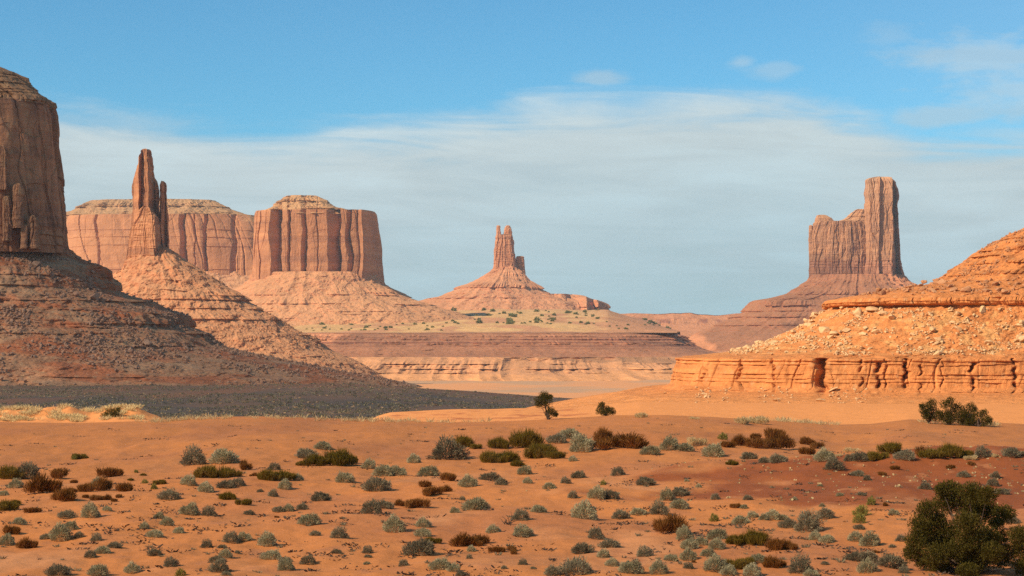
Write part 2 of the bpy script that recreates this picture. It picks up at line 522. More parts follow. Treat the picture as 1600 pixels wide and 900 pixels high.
def loft(rows, Yc, nrow, ncol, n=2.6, front=4.0, disp=None, xyz=None, fprof=None, color=None, wander=3.0, face=None):
    """rows: (row, left, right, depth in front of Yc, depth behind). The outline in the photograph gives each ring its real width at Yc;
    heights come from the distance of the front face. Returns points, colours and picture positions."""
    R = np.array(rows, float)
    z = EYE - (R[:, 0] - HOR) * (Yc - R[:, 3]) / F
    xl = (R[:, 1] - 800) * Yc / F
    xr = (R[:, 2] - 800) * Yc / F
    L = np.concatenate([[0], np.cumsum(np.hypot(np.diff(R[:, 0]), 0.35 * np.maximum(np.abs(np.diff(R[:, 1])), np.abs(np.diff(R[:, 2])))) + 1e-3)])
    t = np.linspace(0, L[-1], nrow)
    Z, XL, XR, DF, DB = (np.interp(t, L, v)[:, None] for v in (z, xl, xr, R[:, 3], R[:, 4]))
    PY = np.interp(t, L, R[:, 0])[:, None]
    ex, ey = superellipse(n, ncol, front)
    cx, hw = (XL + XR) / 2, (XR - XL) / 2
    X = cx + hw * ex
    Y = Yc + np.where(ey < 0, DF, DB) * ey
    if face is None:
        face = 800 + F * float(np.mean(cx)) / Yc
    X = X + (face - 800) / F * (Y - Yc)
    Z = np.broadcast_to(Z, X.shape).copy()
    dX = np.roll(X, -1, 1) - np.roll(X, 1, 1)
    dY = np.roll(Y, -1, 1) - np.roll(Y, 1, 1)
    ln = np.hypot(dX, dY) + 1e-6
    nx, ny = dY / ln, -dX / ln
    mid = nrow // 2
    S = np.cumsum(np.hypot(dX, dY)[mid] / 2)
    S = np.broadcast_to(S, X.shape)
    PYb = np.broadcast_to(PY, X.shape)
    fade = np.minimum(1, (hw / (0.02 * np.max(hw) + 1e-6)))
    off = 0
    if disp is not None:
        off = disp(S, Z, X, Y, PYb) * fade
    X2 = X + nx * off
    Y2 = Y + ny * off
    if fprof is not None:
        fp = np.array(fprof, float)
        pxx = 800 + F * X2 / Y2 + wander * perlin(Z / 50, X / 40, 0, 3) + 1.2 * perlin(Z / 12, X / 60, 0, 4)
        Y2 = Y2 - np.interp(pxx, fp[:, 0], fp[:, 1]) * (1.25 + 0.6 * perlin(Z / 60, X / 35, 0, 14)) * (ey < 0) * np.minimum(1, -ey * 2.5)
    Z2 = Z if xyz is None else Z + xyz(S, Z, X2, Y2, PYb)
    P = np.stack([X2, Y2, Z2], -1)
    # close the top
    P = np.concatenate([P[:1] * 0 + P[:1].mean(1, keepdims=True), P], 0)
    PYb = np.concatenate([PYb[:1], PYb], 0)
    Sb = np.concatenate([S[:1], S], 0)
    # slope
    du = np.roll(P, -1, 1) - np.roll(P, 1, 1)
    dv = np.gradient(P, axis=0)
    nn = np.cross(dv, du)
    nn /= np.linalg.norm(nn, axis=-1, keepdims=True) + 1e-9
    up = np.abs(nn[..., 2])
    c = color(Sb, P[..., 2], P[..., 0], P[..., 1], PYb, up)
    FQ = grid_faces(P.shape[0], P.shape[1], True)
    return dict(P=P, C=c, N=nn, F=FQ, py=PYb, up=up, front=np.broadcast_to(ey < 0.1, P.shape[:2]))


def put_loft(name, d, mat, parent, smooth=False):
    loc = np.array(parent.location) if parent is not None else np.zeros(3)
    me = mesh_from(name, d['P'].reshape(-1, 3) - loc, d['F'][:, ::-1], mat, d['C'].reshape(-1, 3), smooth)
    return add_mesh(name, me, parent)


def cliff_disp(W, A, seed, L=0, As=0, low=None, low_amt=0):
    """columns, cracks and broken ledges of a sandstone wall"""
    def f(S, Z, X, Y, PY):
        r = 0
        for k, (w, a) in enumerate(((W, A), (W * 0.42, A * 0.42), (W * 0.17, A * 0.16))):
            u = (S + perlin(S / (w * 2.2), Z / (w * 3.5), 0.5, seed + k) * w * 0.9) / w
            u = u + 0.45 * perlin(u * 0.8, 3.3, Z / (w * 14), seed + 40 + k)
            i = np.floor(u)
            fr = u - i
            lev = np.floor((Z + 0.8 * w * perlin(u * 0.9, Z / (5 * w), 0, seed + 7)) / (w * (3.2 if k == 0 else 2.2)))
            h = 0.65 * h01(i, i * 0, seed=seed + k * 5) + 0.35 * h01(i, lev, seed=seed + 3 + k * 5)
            r = r + (h - 0.5) * a
            e = np.minimum(fr, 1 - fr)
            r = r - np.exp(-(e / 0.055) ** 2) * a * 0.55 * h01(i + (fr > 0.5), i * 0 + 9, seed=seed + k)
        uc = (S + perlin(S / W, Z / (W * 1.5), 0.2, seed + 90) * W * 0.25) / (W * 0.55)
        ic = np.floor(uc)
        hc = h01(ic, ic * 0 + 3, seed=seed + 91)
        zc = perlin(ic * 1.7, Z / (W * 2.5), 0.6, seed + 92)
        r = r - A * 0.9 * np.exp(-((uc - ic - 0.2 - 0.6 * hc) / 0.035) ** 2) * (hc > 0.45) * ss(-0.15, 0.2, zc)
        r = r + A * 0.2 * fbm(X / W, Y / W, Z / (W * 1.6), 5, seed + 77, 0.62)
        if L:
            zz = (Z + 0.25 * L * perlin(S / (L * 8), Z / (L * 3), 0, seed + 5)) / L
            zz = zz + 0.35 * np.sin(zz * 2.3) + 0.2 * np.sin(zz * 0.7)
            lv = np.floor(zz)
            q = (1 - (zz - lv)) ** 1.6
            m = ss(-0.35, 0.3, perlin(S / (L * 3), lv * 5.1, 0, seed + 61)) * (0.7 + 0.7 * perlin(S / (L * 0.7), lv * 1.7, Z / L, seed + 62))
            if low is not None:
                m = m * (low_amt + (1 - low_amt) * ss(low - 6, low + 8, PY))
            r = r + As * (q - 0.5) * m
        return r
    return f


def talus_disp(L, As, Wg, Ag, An, seed, y0, y1, ledges=()):
    """debris slope: broken ledges, gullies running down, lumps. ledges: (row, thickness in rows, jut in metres)"""
    def f(S, Z, X, Y, PY):
        zz = (Z + 0.5 * L * fbm(S / (L * 9), Z / (L * 6), 0, 2, seed + 5)) / L
        zz = zz + 0.4 * np.sin(zz * 1.9 + seed) + 0.25 * np.sin(zz * 0.83)
        lev = np.floor(zz)
        q = 1 - (zz - lev)
        m = ss(0.15, 0.5, perlin(S / (L * 3), lev * 7.3, 0.1, seed + 9)) * (0.45 + 0.9 * h01(lev, lev, seed=seed))
        m = m * (0.65 + 0.8 * perlin(S / (L * 0.6), lev * 3.1, Z / L, seed + 19))
        r = As * (q ** 2.2 - 0.4) * m
        dn = ss(y0, y1, PY)
        g = np.abs(perlin(S / Wg + 0.4 * perlin(S / Wg, Z / Wg, 0, seed + 2), Z / (Wg * 6), 0, seed + 13))
        g2 = np.abs(perlin(S / (Wg * 0.37), Z / (Wg * 2.5), 0.7, seed + 14))
        r = r + Ag * (0.4 + dn) * (0.35 - g) + 0.5 * Ag * (0.3 - g2)
        r = r + Ag * 0.7 * fbm(X / (Wg * 1.8), Y / (Wg * 1.8), Z / (Wg * 1.2), 3, seed + 23)
        r = r + An * fbm(X / (An * 4), Y / (An * 4), Z / (An * 4), 4, seed + 21, 0.6)
        for (yy, th, jut) in ledges:
            w = yy + 0.35 * th * perlin(S / (L * 6), yy, 0, seed + 31)
            mm = ss(-0.35, 0.15, perlin(S / (L * 7), yy * 0.37, 0, seed + 33)) * (0.7 + 0.9 * perlin(S / (L * 0.7), yy, Z / (L * 1.5), seed + 35) + 0.4 * perlin(S / (L * 0.25), yy, Z / L, seed + 36))
            r = r + jut * mm * (ss(w - th * 2.2, w, PY) - ss(w + th * 0.85, w + th, PY))
        return r
    return f


ROCK = np.array((0.44, 0.205, 0.115))


def rock_color(base, dark, light, flat, seed, Ls=14.0, Lz=6.0, streak=0.4, flat_at=(0.45, 0.75), cap=None, band=0.5):
    base, dark, light, flat = (np.array(v) for v in (base, dark, light, flat))
    def f(S, Z, X, Y, PY, up):
        c = np.broadcast_to(base, X.shape + (3,)).copy()
        st = fbm(S / (Ls * 30), Z / Lz, 0, 4, seed, 0.65)                    # beds
        c = mixc(c, dark, band * ss(0.0, 0.55, st))
        c = mixc(c, light, band * ss(0.05, 0.6, -st))
        vs = fbm(S / Ls, Z / (Ls * 9), 0.4, 4, seed + 50, 0.6)               # desert varnish running down
        c = mixc(c, dark * 0.85, streak * ss(0.05, 0.55, vs))
        c = mixc(c, light, streak * 0.8 * ss(0.1, 0.6, -vs))
        big = fbm(X / (Ls * 5), Y / (Ls * 5), Z / (Ls * 5), 3, seed + 60)
        c = mixc(c, light, 0.35 * ss(0.1, 0.5, big))
        fl = ss(flat_at[0], flat_at[1], up + 0.12 * fbm(X / Ls, Y / Ls, Z / Ls, 3, seed + 70))
        c = mixc(c, flat, fl)
        if cap is not None:
            c = mixc(c, cap[1], ss(cap[0] + 3, cap[0] - 3, PY + 2.5 * perlin(S / (Ls * 4), 0.5, 0, seed)))
        return c
    return f


def base_of(rows, Yc):
    R = np.array(rows, float)
    k = -1
    return (float((R[k, 1] + R[k, 2]) / 2 - 800) * Yc / F, Yc, float(EYE - (R[k, 0] - HOR) * (Yc - R[k, 3]) / F))


def D(rows, df, db=None):
    """give plain rows (row, left, right) depths as a share of their own half width, at distance scale 1"""
    out = []
    for r in rows:
        out.append((r[0], r[1], r[2], df(r), (db or df)(r)))
    return out


SURF = {}

# ---- big dark butte at the left edge -------------------------------------------------
def left_butte():
    Yc = 1150.0
    cap = [(90, -420, -20), (92, -440, -2), (98, -450, 18), (103, -455, 31), (106, -455, 39), (111, -456, 38), (113, -457, 42), (118, -458, 45), (124, -462, 52), (132, -468, 63), (138, -472, 72), (143, -476, 81), (149, -478, 82), (153, -478, 81)]
    cap = [(y, l, r, 40 + (y - 90) * 0.35, 110) for y, l, r in cap]
    wall = [(150, -470, 79), (165, -474, 83), (190, -478, 86), (240, -486, 92), (275, -490, 95), (310, -495, 100), (340, -498, 102), (365, -500, 103), (392, -505, 105)]
    wall = [(y, l, r, 60 + (y - 150) * 0.02, 130) for y, l, r in wall]
    tal = [(376, -500, 98), (383, -505, 106), (392, -515, 119), (397, -525, 127), (404, -535, 147), (410, -545, 160), (418, -550, 165), (425, -550, 165), (431, -555, 169), (437, -560, 177), (447, -565, 179), (455, -575, 196),
           (463, -590, 218), (468, -600, 235), (475, -605, 244), (482, -615, 263), (487, -625, 279), (495, -630, 284), (508, -635, 290), (514, -645, 301), (518, -650, 311), (530, -660, 320), (540, -670, 331), (548, -690, 350),
           (556, -720, 385), (564, -750, 425), (575, -780, 475), (588, -820, 525), (600, -850, 585), (618, -880, 650)]
    tal = [(y, l, r, 58 + 150 * ((y - 376) / 242.0) ** 1.15, 150 + (y - 376)) for y, l, r in tal]
    b = base_of(tal, Yc)
    t = empty('butte', b, 'huge dark brown sheer butte above a boulder strewn slope at the left edge', 'butte')
    cl = rock_color((0.40, 0.178, 0.10), (0.19, 0.098, 0.07), (0.52, 0.25, 0.135), (0.36, 0.19, 0.10), 201, 9, 9, 0.65)
    d = loft(wall, Yc, 260, 900, 3.4, 4, cliff_disp(36, 8, 200, 9, 2.0, 350, 0.1), color=cl, face=95)
    put_loft('cliff', d, MAT['mid'], t)
    d = loft(cap, Yc, 110, 620, 3.2, 4, cliff_disp(16, 8, 210, 3.4, 2.2), color=rock_color((0.35, 0.185, 0.105), (0.18, 0.095, 0.065), (0.42, 0.225, 0.125), (0.37, 0.195, 0.105), 211, 8, 3, 0.3), face=60)
    put_loft('cap_rock', d, MAT['mid'], t)
    tc = rock_color((0.45, 0.170, 0.085), (0.28, 0.105, 0.060), (0.52, 0.235, 0.12), (0.47, 0.235, 0.13), 221, 10, 5, 0.35, (0.62, 0.93))
    tc0 = tc
    def tc(S, Z, X, Y, PY, up):
        c = tc0(S, Z, X, Y, PY, up)
        n = fbm(S / 45, Z / 9, 0.2, 4, 231)
        c = mixc(c, (0.48, 0.150, 0.066), 0.8 * ss(0.0, 0.4, n))
        return mixc(c, (0.50, 0.30, 0.18), 0.6 * ss(0.05, 0.5, fbm(X / 30, Y / 30, Z / 16, 4, 232)))
    d = loft(tal, Yc, 420, 1150, 2.3, 5, talus_disp(10, 4.5, 34, 6, 2.6, 220, 380, 560, ((420, 8, 3.5), (437, 9, 3), (463, 5, 2.5), (492, 14, 3.5), (516, 5, 2), (535, 8, 2.5))), color=tc, face=260)
    SURF['left'] = d
    put_loft('talus', d, MAT['left'], t)
    # pillars standing against the foot of the wall
    for x0, y0, w, x1 in ((27, 286, 17, 0), (10, 306, 13, 0), (52, 336, 18, 0), (2, 226, 14, 1), (39, 350, 12, 0)):
        rows = [(y0, x0 - 1, x0 + 1), (y0 + 2, x0 - w * .32, x0 + w * .3), (y0 + 7, x0 - w * .46, x0 + w * .44), (y0 + 16, x0 - w * .5, x0 + w * .5), (y0 + 22, x0 - w * .43, x0 + w * .46), (min(y0 + 70, 388), x0 - w * .55, x0 + w * .56)]
        rows = [(y, l, r, (r - l) * .5 * Yc / F + 1, 8) for y, l, r in rows]
        d = loft(rows, Yc - 62, 60, 70, 2.4, 2, cliff_disp(5, 2.2, 230 + x0, 5, 0.5), color=rock_color((0.37, 0.175, 0.10), (0.18, 0.09, 0.065), (0.46, 0.25, 0.14), (0.42, 0.22, 0.12), 231, 5, 5, 0.4))
        put_loft('pinnacle', d, MAT['mid'], t)


left_butte()


# ---- slim spire ----------------------------------------------------------------------
def spire():
    Yc = 2000.0
    k = Yc / F / 2
    tower = [(233, 225, 231), (235, 222, 234), (243, 220, 236), (246, 218, 237), (256, 217, 238), (258, 215, 239), (266, 213, 239), (275, 210, 240), (283, 208, 244), (290, 207, 246), (300, 207, 248), (320, 207, 248), (345, 206, 250),
             (355, 206, 252), (370, 204, 254), (385, 201, 255), (395, 200, 256), (405, 199, 257), (418, 196, 260), (450, 186, 268)]
    tower = [(y, l, r, (r - l) * k * 0.85, (r - l) * k * 0.9) for y, l, r in tower]
    fing = [(283, 253.5, 256.5), (285, 251.5, 258.5), (289, 249.5, 260), (296, 249.5, 260), (302, 250.5, 259.5), (320, 249, 260.5), (345, 248, 261), (370, 249, 262), (388, 251, 263), (410, 250, 268)]
    fing = [(y, l, r, (r - l) * k * 0.8, (r - l) * k * 0.9) for y, l, r in fing]
    butt = [(322, 226, 233), (326, 221, 238), (338, 215, 246), (346, 211, 248), (352, 208, 251), (372, 205, 253), (395, 201, 256), (425, 194, 260), (445, 190, 264)]
    butt = [(y, l, r, (r - l) * k * 0.8, (r - l) * k * 0.9) for y, l, r in butt]
    tal = [(386, 245, 262), (395, 215, 276), (405, 200, 290), (419, 192, 310), (430, 176, 330), (443, 158, 350), (460, 136, 375), (478, 110, 400), (492, 92, 425), (508, 70, 450), (527, 42, 480), (548, 12, 510), (560, -5, 535), (566, -15, 550), (580, -40, 572), (600, -70, 600), (625, -100, 650)]
    tal = [(y, l, r, 26 + (y - 386) * 0.78, 30 + (y - 386) * 1.0) for y, l, r in tal]
    t = empty('butte', base_of(tal, Yc), 'slim finger-like sandstone spire on an orange cone of talus', 'spire')
    col = rock_color((0.40, 0.175, 0.092), (0.22, 0.10, 0.065), (0.50, 0.24, 0.125), (0.48, 0.23, 0.12), 301, 8, 8, 0.5)
    put_loft('spire', loft(tower, Yc, 230, 280, 2.2, 3, cliff_disp(13, 4.5, 300, 7, 1.5, 380, 0.25), color=col,
                           fprof=[(204, -4), (214, 4), (219, 8), (222, 2), (230, 6), (236, 12), (239, -9), (244, -4), (246, -14), (256, -18)]), MAT['mid'], t)
    put_loft('finger', loft(fing, Yc - 2, 120, 110, 2.3, 2.5, cliff_disp(9, 2.0, 310, 9, 0.7), color=col, fprof=[(248, 0), (254, 4), (257, -5), (263, -8)]), MAT['mid'], t)
    put_loft('buttress', loft(butt, Yc - 14, 130, 260, 2.6, 3, cliff_disp(11, 4, 320, 4.5, 1.8), color=col, fprof=[(190, -6), (236, 6), (246, 8), (250, -10), (264, -20)]), MAT['mid'], t)
    tc = rock_color((0.47, 0.20, 0.10), (0.34, 0.135, 0.075), (0.54, 0.25, 0.125), (0.52, 0.25, 0.13), 331, 14, 7, 0.3, (0.6, 0.92))
    d = loft(tal, Yc, 330, 800, 2.1, 4, talus_disp(13, 5, 55, 6, 3.2, 330, 400, 560, ((455, 6, 4), (463, 5, 4), (478, 4, 3), (494, 5, 4), (528, 6, 4))), color=tc)
    SURF['spire'] = d
    put_loft('talus', d, MAT['mid'], t)


spire()


# ---- long pale mesa behind the spire ---------------------------------------------------
def broad_mesa():
    Yc = 4300.0
    cap = [(311, 142, 336), (314, 136, 341), (318, 131, 345), (323, 120, 357), (328, 108, 372), (333, 104, 384), (338, 103, 400), (345, 102, 412)]
    cap = [(y, l, r, 70 + (y - 311) * 2.0, 250) for y, l, r in cap]
    wall = [(334, 106, 402), (345, 103, 412), (400, 100, 430), (440, 98, 436), (470, 96, 440)]
    wall = [(y, l, r, 150 + (y - 334) * 0.06, 300) for y, l, r in wall]
    tal = [(424, 90, 446), (440, 75, 452), (470, 30, 500), (520, -60, 600), (560, -140, 700)]
    tal = [(y, l, r, 150 + (y - 424) * 1.9, 320) for y, l, r in tal]
    t = empty('mesa', base_of(tal, Yc), 'long flat topped mesa with a pale grassy cap behind the slim spire', 'mesa')
    put_loft('cap', loft(cap, Yc, 90, 420, 3, 4, talus_disp(8, 7, 90, 8, 6, 400, 312, 345, ((319, 3, 10), (331, 3, 8))), color=rock_color((0.43, 0.245, 0.135), (0.27, 0.145, 0.095), (0.43, 0.235, 0.125), (0.40, 0.230, 0.122), 401, 20, 5, 0.2)), MAT['far'], t)
    wc = rock_color((0.46, 0.210, 0.108), (0.34, 0.155, 0.095), (0.54, 0.26, 0.13), (0.52, 0.27, 0.14), 411, 30, 24, 0.2)
    put_loft('cliff', loft(wall, Yc, 150, 560, 3.4, 5, cliff_disp(90, 5, 410, 30, 2.5), color=wc,
                           fprof=[(90, 0), (150, 0), (154, -5), (155, 0), (281, 0), (290, -16), (291.5, 0), (303, 0), (305, -4), (306, 0), (319, 0), (325, -10), (326, 0), (360, 0), (368, -6), (370, 0), (385, 4), (400, 10)], wander=6.0), MAT['far'], t)
    put_loft('talus', loft(tal, Yc, 120, 420, 2.6, 4, talus_disp(18, 6, 70, 14, 4, 420, 420, 520), color=rock_color((0.50, 0.235, 0.125), (0.40, 0.175, 0.10), (0.55, 0.28, 0.15), (0.52, 0.27, 0.15), 421, 25, 9, 0.2)), MAT['far'], t)


broad_mesa()


def block_mesa():
    Yc = 3800.0
    cap = [(305, 452, 494), (307, 447, 499), (311, 441, 505), (316, 434, 515), (321, 428, 523), (325, 420, 540), (329, 408, 572), (333, 402, 586)]
    cap = [(y, l, r, 30 + (y - 305) * 2.2, 120) for y, l, r in cap]
    wall = [(327, 401, 584), (331, 399, 587), (345, 398, 589), (380, 397, 593), (410, 396, 595), (437, 395, 597), (455, 393, 599)]
    wall = [(y, l, r, 92 + (y - 327) * 0.04, 150) for y, l, r in wall]
    tal = [(424, 394, 588), (430, 392, 596), (440, 384, 603), (452, 368, 620), (458, 360, 628), (467, 345, 650), (480, 322, 690), (500, 285, 760), (520, 250, 820), (545, 200, 880)]
    tal = [(y, l, r, 100 + (y - 424) * 2.1, 170 + (y - 424) * 2) for y, l, r in tal]
    fp = [(392, -6), (397, 0), (405, 0), (406.5, -4), (408, 0), (421.5, 0), (439, -26), (441, 0), (449, 0), (452.8, -9), (453.6, 0), (471, 0), (478.5, -15), (479.5, 0), (495, 0), (496.5, -3), (498, 0), (511, 0), (530, -25), (532, 0), (541, 0), (549.5, -13), (550.5, 0), (558, 0), (560, -3), (561, 0), (566, 3), (568, 0), (594, -40), (600, -60)]
    t = empty('mesa', base_of(tal, Yc), 'blocky orange mesa with deep vertical shadowed clefts right of the slim spire', 'mesa')
    put_loft('cap', loft(cap, Yc, 90, 360, 2.6, 4, talus_disp(7, 6, 70, 7, 5, 500, 305, 333, ((312, 2, 7), (323, 3, 7))), color=rock_color((0.48, 0.27, 0.14), (0.38, 0.185, 0.105), (0.50, 0.27, 0.145), (0.48, 0.265, 0.135), 501, 16, 5, 0.2),
                     fprof=[(p, o * 0.55) for p, o in fp]), MAT['far'], t)
    wc = rock_color((0.43, 0.190, 0.098), (0.29, 0.135, 0.085), (0.58, 0.285, 0.145), (0.52, 0.27, 0.14), 511, 24, 26, 0.22)
    put_loft('cliff', loft(wall, Yc, 190, 800, 4.2, 6, cliff_disp(36, 3.2, 510, 16, 3, 425, 0.2), color=wc, fprof=fp, wander=5.0), MAT['far'], t)
    tc = rock_color((0.50, 0.225, 0.118), (0.38, 0.155, 0.09), (0.56, 0.28, 0.145), (0.54, 0.27, 0.14), 521, 18, 8, 0.2, (0.62, 0.95))
    put_loft('talus', loft(tal, Yc, 200, 760, 2.3, 4, talus_disp(17, 8, 90, 11, 6, 520, 430, 500, ((455, 6, 9), (471, 4, 6), (483, 4, 5))), color=tc), MAT['far'], t)


block_mesa()


# ---- small throne shaped butte in the middle -----------------------------------------------
def throne():
    Yc = 4700.0
    k = Yc / F / 2
    dd = lambda rows: [(y, l, r, (r - l) * k * .8, (r - l) * k * .8) for y, l, r in rows]
    body = dd([(366, 776, 799), (368, 775, 801), (380, 774, 803), (390, 773, 803), (400, 772.5, 805), (410, 772, 806), (420, 771, 808), (440, 766, 812)])
    p1 = dd([(352, 777, 780), (353, 776, 782), (358, 775.6, 782), (364, 775.5, 783), (374, 775, 784)])
    p2 = dd([(352, 792, 795), (353, 790.5, 796.5), (358, 788, 799), (366, 786.5, 800), (378, 786, 802)])
    bl = dd([(400, 808, 817), (401, 806, 819), (415, 806, 820), (430, 806, 821.5), (440, 807, 824), (455, 805, 830)])
    tal = [(416, 774, 806), (425, 760, 814), (438, 740, 826), (445, 725, 835), (448, 719, 838), (452, 711, 842), (459, 697, 860), (462, 688, 880), (465, 668, 900), (472, 640, 925), (490, 590, 950), (520, 500, 1010)]
    tal = [(y, l, r, 26 + (y - 416) * 3.2, 40 + (y - 416) * 2) for y, l, r in tal]
    bench = [(459, 760, 902), (460, 730, 909), (464, 690, 920), (470, 650, 940), (472, 645, 943), (488, 625, 947), (498, 600, 962), (520, 540, 1010)]
    bench = [(y, l, r, 150 + (y - 459) * 3, 150 + (y - 459) * 2) for y, l, r in bench]
    t = empty('butte', base_of(tal, Yc), 'small distant throne shaped butte with two prongs in the centre', 'butte')
    col = rock_color((0.52, 0.235, 0.128), (0.38, 0.165, 0.10), (0.57, 0.275, 0.15), (0.54, 0.27, 0.14), 601, 12, 9, 0.4)
    put_loft('tower', loft(body, Yc, 130, 200, 2.8, 3, cliff_disp(14, 5, 600, 8, 2.2), color=col), MAT['far'], t)
    put_loft('prong', loft(p1, Yc, 50, 70, 2.6, 2, cliff_disp(6, 1.5, 610, 6, 1.0), color=col), MAT['far'], t)
    put_loft('prong', loft(p2, Yc, 60, 90, 2.6, 2, cliff_disp(7, 3, 620, 6, 1.4), color=col), MAT['far'], t)
    put_loft('lower_block', loft(bl, Yc + 4, 90, 120, 2.8, 3, cliff_disp(10, 3, 630, 7, 2.2), color=col), MAT['far'], t)
    tc = rock_color((0.53, 0.225, 0.12), (0.41, 0.16, 0.092), (0.57, 0.265, 0.14), (0.55, 0.26, 0.14), 641, 18, 7, 0.2, (0.65, 0.96))
    put_loft('talus', loft(tal, Yc, 190, 620, 2.2, 4, talus_disp(15, 8, 70, 16, 4, 640, 420, 480, ((446, 3.5, 9), (463, 2.5, 6))), color=tc), MAT['far'], t)
    put_loft('bench', loft(bench, Yc + 60, 150, 620, 3.2, 4, talus_disp(17, 6, 60, 8, 4, 650, 440, 490, ((474, 6, 9), (479, 6, 7))), color=tc,
                           fprof=[(600, 0), (700, 0), (885, 10), (893, -12), (905, 6), (916, 30), (929, -38), (934, 14), (947, -20)]), MAT['far'], t)


throne()


# ---- castle shaped butte on the right ---------------------------------------------------------
def castle():
    Yc = 3900.0
    k = Yc / F / 2
    dd = lambda rows, a=.85: [(y, l, r, (r - l) * k * a, (r - l) * k * a) for y, l, r in rows]
    tower = dd([(276.5, 1364, 1388), (278, 1355, 1395), (280, 1351, 1398), (283, 1350, 1400), (288, 1351, 1401), (293, 1350, 1403), (300, 1349, 1404), (306, 1350, 1405), (320, 1350, 1404), (340, 1351, 1405), (360, 1351, 1406), (390, 1351, 1407), (410, 1350, 1407), (425, 1349, 1410), (437, 1347, 1414), (455, 1340, 1424)])
    body = [(345, 1275, 1352), (348, 1272, 1356), (360, 1268, 1360), (400, 1266, 1360), (420, 1265, 1360), (437, 1264, 1362), (450, 1258, 1366)]
    body = [(y, l, r, 34, 34) for y, l, r in body]
    k1 = dd([(335.5, 1279, 1289), (336.5, 1276, 1292), (340, 1273.5, 1299), (345, 1272.5, 1303), (352, 1272, 1306), (368, 1270, 1308)], .9)
    k2 = dd([(326.5, 1340, 1352), (328.5, 1335, 1354), (333, 1329, 1356), (338, 1324, 1357), (342, 1318, 1358), (345, 1308, 1358), (362, 1304, 1358)], .7)
    k3 = dd([(351.5, 1265, 1268), (353, 1263.5, 1270), (360, 1263.3, 1270.5), (380, 1263.3, 1271.5), (410, 1264, 1273)], .9)
    tal = [(428, 1268, 1410), (437, 1261, 1416), (445, 1247, 1427), (451, 1234, 1440), (456, 1231, 1446), (459, 1222, 1452), (465, 1196, 1470), (468, 1174, 1480), (471, 1171, 1486), (486, 1164, 1505), (492, 1152, 1525), (505, 1125, 1570), (520, 1090, 1620), (548, 1030, 1720)]
    tal = [(y, l, r, 55 + (y - 428) * 2.3, 60 + (y - 428) * 2) for y, l, r in tal]
    t = empty('butte', base_of(tal, Yc), 'castle shaped butte with one tall square tower on the right', 'butte')
    col = rock_color((0.43, 0.215, 0.125), (0.27, 0.140, 0.095), (0.52, 0.27, 0.15), (0.50, 0.27, 0.15), 701, 11, 9, 0.55)
    col0 = col
    def col(S, Z, X, Y, PY, up):
        c = col0(S, Z, X, Y, PY, up)
        n = 6 * fbm(S / 40, Z / 30, 0, 3, 771)
        c = mixc(c, (0.37, 0.165, 0.105), 0.75 * ss(398, 412, PY + n))
        return mixc(c, (0.37, 0.22, 0.145), 0.6 * ss(330, 295, PY + 2 * n) * ss(-0.2, 0.3, fbm(S / 14, Z / 60, 0, 3, 772)))
    put_loft('tower', loft(tower, Yc, 230, 300, 3.0, 3, cliff_disp(19, 6, 700, 8, 2.0, 395, 0.2), color=col,
                           fprof=[(1340, -6), (1352, 4), (1366, 6), (1372, 10), (1374, 2), (1386, 6), (1393, 10), (1396, -12), (1407, -40)]), MAT['far'], t)
    put_loft('wall', loft(body, Yc + 12, 150, 380, 3.4, 4, cliff_disp(16, 6, 710, 8, 2.0, 395, 0.2), color=col), MAT['far'], t)
    put_loft('knob', loft(k1, Yc + 10, 70, 130, 2.6, 3, cliff_disp(11, 3, 720, 8, 2), color=col), MAT['far'], t)
    put_loft('shoulder', loft(k2, Yc + 12, 80, 170, 2.6, 3, cliff_disp(11, 4, 730, 8, 2), color=col), MAT['far'], t)
    put_loft('pinnacle', loft(k3, Yc + 2, 70, 60, 2.4, 2, cliff_disp(7, 1.6, 740, 9, 1), color=col), MAT['far'], t)
    tc = rock_color((0.49, 0.198, 0.105), (0.35, 0.145, 0.085), (0.55, 0.24, 0.125), (0.53, 0.23, 0.12), 751, 16, 7, 0.25, (0.62, 0.95))
    put_loft('talus', loft(tal, Yc, 240, 700, 2.2, 4, face=1290, disp=talus_disp(15, 9, 60, 16, 3.4, 750, 430, 500, ((457, 3, 8), (472, 6, 14), (482, 4, 6), (492, 3, 8), (505, 3, 6))), color=tc), MAT['far'], t)


castle()


# ---- low ridge closing the valley -----------------------------------------------------------
def far_ridge():
    Yc = 5600.0
    rows = [(490.5, 1000, 1060), (492, 940, 1200), (494, 925, 1240), (498, 915, 1260), (506, 912, 1262), (512, 900, 1290), (525, 860, 1350), (550, 780, 1450)]
    rows = [(y, l, r, 150 + (y - 490) * 12, 400) for y, l, r in rows]
    t = empty('ridge', base_of(rows, Yc), 'low flat banded ridge closing the valley between central and right buttes', 'ridge')
    c0 = rock_color((0.53, 0.215, 0.105), (0.40, 0.150, 0.085), (0.58, 0.26, 0.13), (0.56, 0.24, 0.12), 801, 25, 5, 0.25, (0.6, 0.95))
    def c(S, Z, X, Y, PY, up):
        b = ss(497, 499, PY + 1.5 * fbm(S / 60, 0.2, 0, 3, 811)) * ss(508, 505, PY + 2.5 * fbm(S / 30, 0.7, 0, 3, 812))
        return mixc(c0(S, Z, X, Y, PY, up), (0.30, 0.105, 0.066), 0.8 * b * ss(-0.3, 0.2, fbm(S / 25, Z / 30, 0, 3, 813)))
    put_loft('cliff_band', loft(rows, Yc, 150, 620, 3.4, 4, talus_disp(14, 8, 60, 18, 5, 800, 492, 530, ((501, 5, 10), (505, 3, 8))), color=c,
                                xyz=lambda S, Z, X, Y, PY: 7 * fbm(X / 110, 0.5, 0, 3, 808) * (PY < 500)), MAT['far'], t)


far_ridge()


